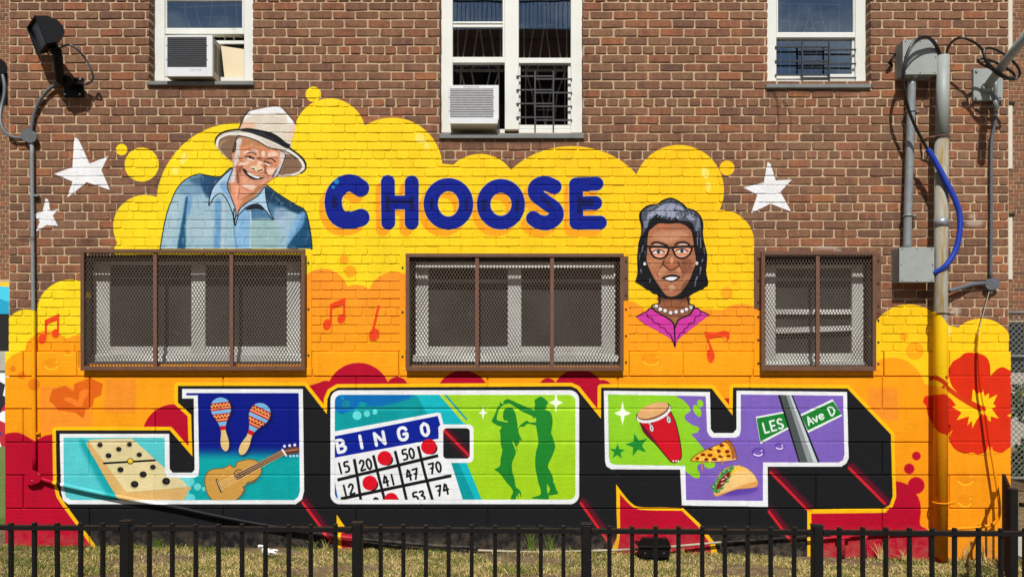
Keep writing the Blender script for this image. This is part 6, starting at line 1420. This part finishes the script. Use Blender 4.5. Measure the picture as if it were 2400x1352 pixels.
mb.origin = W(630, 1298, .38); tag(mb.build('litter', 'litter'), 'crumpled white paper litter lying in the grass', 'litter')
# ---------------------------------------------------------------- weeds at the wall foot
def weed(label, px, d, n, h, spread, tone0):
    V = MB()
    for i in range(n):
        a = pr.uniform(0, 6.283); hh = h*pr.uniform(.5, 1); sp = spread*pr.uniform(.3, 1); w_ = pr.uniform(.0025, .005)
        x0 = X(px, d)+pr.gauss(0, .014); y0 = -d+pr.gauss(0, .008); z0 = gz(x0)-.02; P = []
        for k in range(5):
            t = k/4; P.append((x0+math.cos(a)*sp*t**1.6, y0+min(0, math.sin(a))*sp*.6*t**1.6-.004, z0+hh*(t-.25*t*t*sp/max(h, .01))))
        for k in range(4):
            wa, wb = w_*(1-k/4), w_*(1-(k+1)/4)+.0003; n0 = len(V.v)
            V.v += [(P[k][0]-wa, P[k][1], P[k][2]), (P[k][0]+wa, P[k][1], P[k][2]), (P[k+1][0]+wb, P[k+1][1], P[k+1][2]), (P[k+1][0]-wb, P[k+1][1], P[k+1][2])]; V.f.append((n0, n0+1, n0+2, n0+3)); V.t += [max(0, min(1, pr.gauss(tone0, .12)))]*4
    V.origin = (X(px, d), -d, gz(X(px, d))-.02); return tag(V.build('weed', 'grass'), label, 'weed', 'weeds at the foot of the wall')
for (px, n, h, t, lab) in ((372, 34, .14, .1, 'green weed tuft at the wall foot below letter J'), (735, 18, .13, .3, 'weed tuft beside the small yellow wedge'), (760, 12, .12, .5, 'straw coloured weed right of the small yellow wedge'), (1030, 14, .08, .4, 'low weed at the wall foot below the bingo card'), (1245, 30, .26, .15, 'tall green weed below letter O'), (1290, 22, .2, .2, 'green weed just right of the tallest one'), (1600, 14, .12, .55, 'dry weed right of the black utility box'), (2065, 26, .18, .75, 'dry twiggy weed beside the crimson pipe stubs'), (2120, 14, .12, .8, 'small dry weed right of the crimson pipe stubs'), (2262, 16, .2, .78, 'dry weed right of the riser pipe'), (2300, 14, .22, .8, 'tall dry weed under the bent conduit')):
    weed(lab, px, .07, n, h, .1, t)

# ---------------------------------------------------------------- iron fence in front
fd = DIST-3.6
def fz(px, y): return ZC+(HORY-(y+(px-40)*.0062))*S*(DIST-fd)/DIST
fence = empty('fence', (0, -fd, gz(0)), 'low black iron picket fence across the foreground', 'fence')
posts = [-244, 296, 838, 1374, 1915, 2455]
GZ = -.06
def one(name, m, par): return m.build(name, 'fence', par)
for p in posts:
    m = MB(); x = X(p, fd); t = fz(p, 1220); h = .0222; m.box(x-h, x+h, -fd-h, -fd+h, GZ-.1, t, .004); po = one('post', m, fence)
    m = MB(); m.box(x-h-.002, x+h+.002, -fd-h-.002, -fd+h+.002, t+.0005, t+.006, .002); m.build('cap', 'fence', po)
for a, b in zip(posts, posts[1:]):
    for (y0, y1) in ((1230, 1240),):
        xa, xb = X(a, fd)+.024, X(b, fd)-.024
        m = MB(); za, zb = fz(a, y0), fz(b, y0); hh = .02
        m.add([(xa, -fd-.017, za-hh), (xb, -fd-.017, zb-hh), (xb, -fd-.017, zb), (xa, -fd-.017, za), (xa, -fd+.017, za-hh), (xb, -fd+.017, zb-hh), (xb, -fd+.017, zb), (xa, -fd+.017, za)], [(0, 1, 2, 3), (5, 4, 7, 6), (3, 2, 6, 7), (1, 0, 4, 5), (0, 3, 7, 4), (2, 1, 5, 6)]); one('rail', m, fence)
        m = MB(); m.box(xa, xb, -fd-.017, -fd+.017, GZ+.1, GZ+.12); one('rail', m, fence)
        for e, sx in ((xa, 1), (xb, -1)):
            m = MB(); m.box(e, e+sx*.03, -fd-.022, -fd-.0175, (za if sx > 0 else zb)-.026, (za if sx > 0 else zb)-.004, .001); one('bracket', m, fence)
    for k in range(1, 10):
        p = a+(b-a)*k/10; 
        if -30 < p < 2430:
            p += pr.gauss(0, 1.1); m = MB(); x = X(p, fd); t = fz(p, 1223)+pr.gauss(0, .0015); h = .0089; m.box(x-h, x+h, -fd-h, -fd+h, GZ-.05, t, .003); one('picket', m, fence)
# return fence at the right corner
f3 = empty('fence', (X(2372, .9), -.9, -.12), 'short black fence return at the right corner of the wall', 'fence')
def seg_fence(par, A, B, n, zt, zb, h=.011):
    A, B = Vector(A), Vector(B)
    for i in range(n):
        p = A.lerp(B, (i+.5)/n); m = MB(); m.box(p.x-h, p.x+h, p.y-h, p.y+h, zb, zt+p.z, .002); one('picket', m, par)
    for z in (zt-.06, zb+.12): m = MB(); m.bar((A.x, A.y, z+A.z), (B.x, B.y, z+B.z), .03, .03); one('rail', m, par)
cA, cB = W(2352, 1200, .12), W(2372, 1200, 1.25); cA.z = cB.z = 0
seg_fence(f3, cA, cB, 9, .66, -.14)
m = MB(); m.box(cB.x-.03, cB.x+.03, cB.y-.03, cB.y+.03, -.2, .70, .005); one('post', m, f3)
gateA = Vector((cB.x+.06, cB.y, 0)); gateB = Vector((cB.x+.75, cB.y-.55, 0))
f4 = empty('gate', gateA, 'black iron gate beyond the right corner of the wall', 'gate')
seg_fence(f4, gateA, gateB, 7, .64, -.1)
m = MB(); m.bar((gateA.x+.1, gateA.y-.06, .25), (gateA.x+.25, gateA.y-.2, .2), .02, .02); one('latch', m, f4)

# ---------------------------------------------------------------- what lies beyond the two corners
FY = 8.0
def XF(px, y=FY): return (px-1200)*S*(DIST+y)/DIST
def ZF(py, y=FY): return ZC+(HORY-py)*S*(DIST+y)/DIST
far = empty('brick_building', (0, FY, 0), 'rear wing of brown brick seen past both corners of the mural wall', 'building')
fb = MB(); frr = random.Random(3); zrow = 0.9; rr_ = 0
def far_skip(x, z):
    return (x < 0 and z < ZF(662)) or (x > 0 and z < ZF(752))
while zrow < 9:
    hdr = rr_ % 6 == 4; bp = .1055 if hdr else .211; o_ = (.05 if hdr else (0 if rr_ % 2 else .1055))
    for (xa, xb) in ((-11.2, -8.4), (9.0, 11.3)):
        x = xa+o_
        while x < xb:
            if not far_skip(x, zrow): brick_shape(bp-.01, .069, .05, frr, fb, x+bp/2, FY, zrow+.039, frr.random())
            x += bp
    zrow += .0787; rr_ += 1
tag(fb.build('brick', 'brick_far', far), kind='stuff')
part(far, 'mortar_bed', 'mortar_far', lambda m: m.box(-13, 13, FY+.006, FY+.3, -.2, 9.2))
part(far, 'painted_band', 'strip', lambda m: m.box(-13, -8.2, FY-.03, FY+.004, ZF(736), ZF(662)))
part(far, 'dark_window', 'dark', lambda m: m.box(-13, -8.2, FY-.02, FY+.004, ZF(822), ZF(737)))
part(far, 'graffiti_panel', 'graffiti', lambda m: m.box(-13, -8.2, FY-.06, FY+.003, .05, ZF(868))); part(far, 'ledge', 'concrete', lambda m: m.box(-13, -8.2, FY-.1, FY+.003, ZF(868)+.001, ZF(823)))
for (u, v) in ((-60, 128), (247, 396), (508, 655)):
    wf = part(far, 'window', 'farwhite', lambda m: m.box(XF(2320), XF(2371.5), FY-.02, FY+.003, ZF(v), ZF(u)))
    part(wf, 'lintel', 'dark', lambda m: m.box(XF(2320), XF(2376), FY-.035, FY+.003, ZF(u)+.001, ZF(u-7)))
part(far, 'dark_opening', 'dark', lambda m: m.box(XF(2300), 13, FY-.02, FY+.003, ZF(872), ZF(755))); part(far, 'grey_base', 'concrete', lambda m: m.box(XF(2300), 13, FY-.05, FY+.003, -.1, ZF(873)))
# path beside the right corner
tag(part(None, 'path', 'concrete', lambda m: m.box(4.66, 14, -9, 1.2, -.3, -.135)), kind='structure'); tag(part(None, 'road', 'asphalt', lambda m: m.box(4.66, 30, 1.25, 2.6, -.3, -.13)), kind='structure')
# chain link fence
cl = empty('chain_link_fence', (6.8, 3.2, 0), 'chain link fence behind the right corner of the wall', 'fence')
cy = 3.2; m = MB(); x0, x1, z0, z1 = 6.4, 8.6, .12, ZF(733, cy)
step = .075
for i in range(int((x1-x0+z1-z0)/step)+1):
    c = i*step
    for sg in (1, -1):
        p0x, p0z = (x0+max(0, c-(z1-z0)), z0+min(c, z1-z0)); p1x, p1z = (x0+min(c, x1-x0), z0+max(0, c-(x1-x0)))
        if sg < 0: p0x, p1x = x0+x1-p0x, x0+x1-p1x
        if abs(p0x-p1x) > .01: m.bar((p0x, cy, p0z), (p1x, cy+.004*sg, p1z), .007, .007)
mo = m.build('wire_mesh', 'link', cl); mo['kind'] = 'stuff'
for z in (z1, ZF(835, cy), z0+.02): part(cl, 'rail', 'link', lambda q: q.tube([(x0, cy-.03, z), (x1, cy-.03, z)], .022, 8), True)
# planted bed behind it
def shrub(label, x, y, z, r, n, mat, grp=None):
    o = empty('shrub', (x, y, z), label, 'shrub', grp); m = MB()
    for i in range(n):
        u, v, w_ = pr.gauss(0, 1), pr.gauss(0, 1), pr.gauss(0, 1); L = math.sqrt(u*u+v*v+w_*w_); q = r*pr.random()**.4
        c = Vector((x+u/L*q, y+v/L*q, z+r*.9+w_/L*q)); a = Vector((pr.gauss(0, 1), pr.gauss(0, 1), pr.gauss(0, 1))).normalized()*.06; b = a.cross(Vector((pr.random(), pr.random(), pr.random()))).normalized()*.025
        m.add([c-a, c+b, c+a, c-b], [(0, 1, 2, 3)])
    m.build('foliage', 'leaf', o); 
    if mat:
        m = MB()
        for i in range(26):
            c = Vector((x+pr.gauss(0, r*.5), y-r*.7, z+r*1.1+pr.gauss(0, r*.35))); m.add([c+Vector((math.cos(t)*.05, 0, math.sin(t)*.05)) for t in [k*math.pi/3 for k in range(6)]], [(0, 1, 2, 3, 4, 5)])
        m.build('blossom', mat, o)
    part(o, 'stem', 'rust', lambda q: q.tube([(x, y, z-.1), (x, y, z+r)], .02, 6)); return o
shrub('shrub with yellow blossom behind the chain link fence', 7.55, 4.3, .75, .35, 500, 'petal'); shrub('shrub with crimson blossom behind the chain link fence', 8.2, 4.5, .8, .35, 500, 'petal2')
for i, (xx, yy, zz, q, lab) in enumerate(((7.7, 3.9, .3, .42, 'leafy green shrub low behind the chain link fence'), (8.3, 4.2, .25, .4, 'outer green shrub behind the chain link fence'), (7.5, 4.0, -.1, .4, 'ground hugging green shrub behind the chain link fence'))): shrub(lab, xx, yy, zz, q, 900, None)
# the building across the street, seen only as the dark roofline mirrored in the upper panes
ob = empty('brick_building', (0, -26, 0), 'tall dark building across the way, mirrored in the upper window panes', 'building')
part(ob, 'wall', 'brick_far', lambda m: m.box(-9, 8.2, -38, -26, -.2, 15.4)); part(ob, 'parapet', 'brick_far', lambda m: m.box(-9.1, 8.3, -38.1, -25.9, 15.401, 15.8))
rl = MB()
for i in range(96): rl.box(-9+i*.18, -8.975+i*.18, -26.02, -25.98, 15.8, 17.0)
rl.box(-9, 8.3, -26.04, -25.96, 17.001, 17.06); o = rl.build('railing', 'black', ob)
for i in range(5):
    for j in range(5): part(ob, 'window', 'dark', lambda m: m.box(-7.6+i*3.2, -6.1+i*3.2, -26.0, -25.94, 1.5+j*2.8, 3.1+j*2.8))
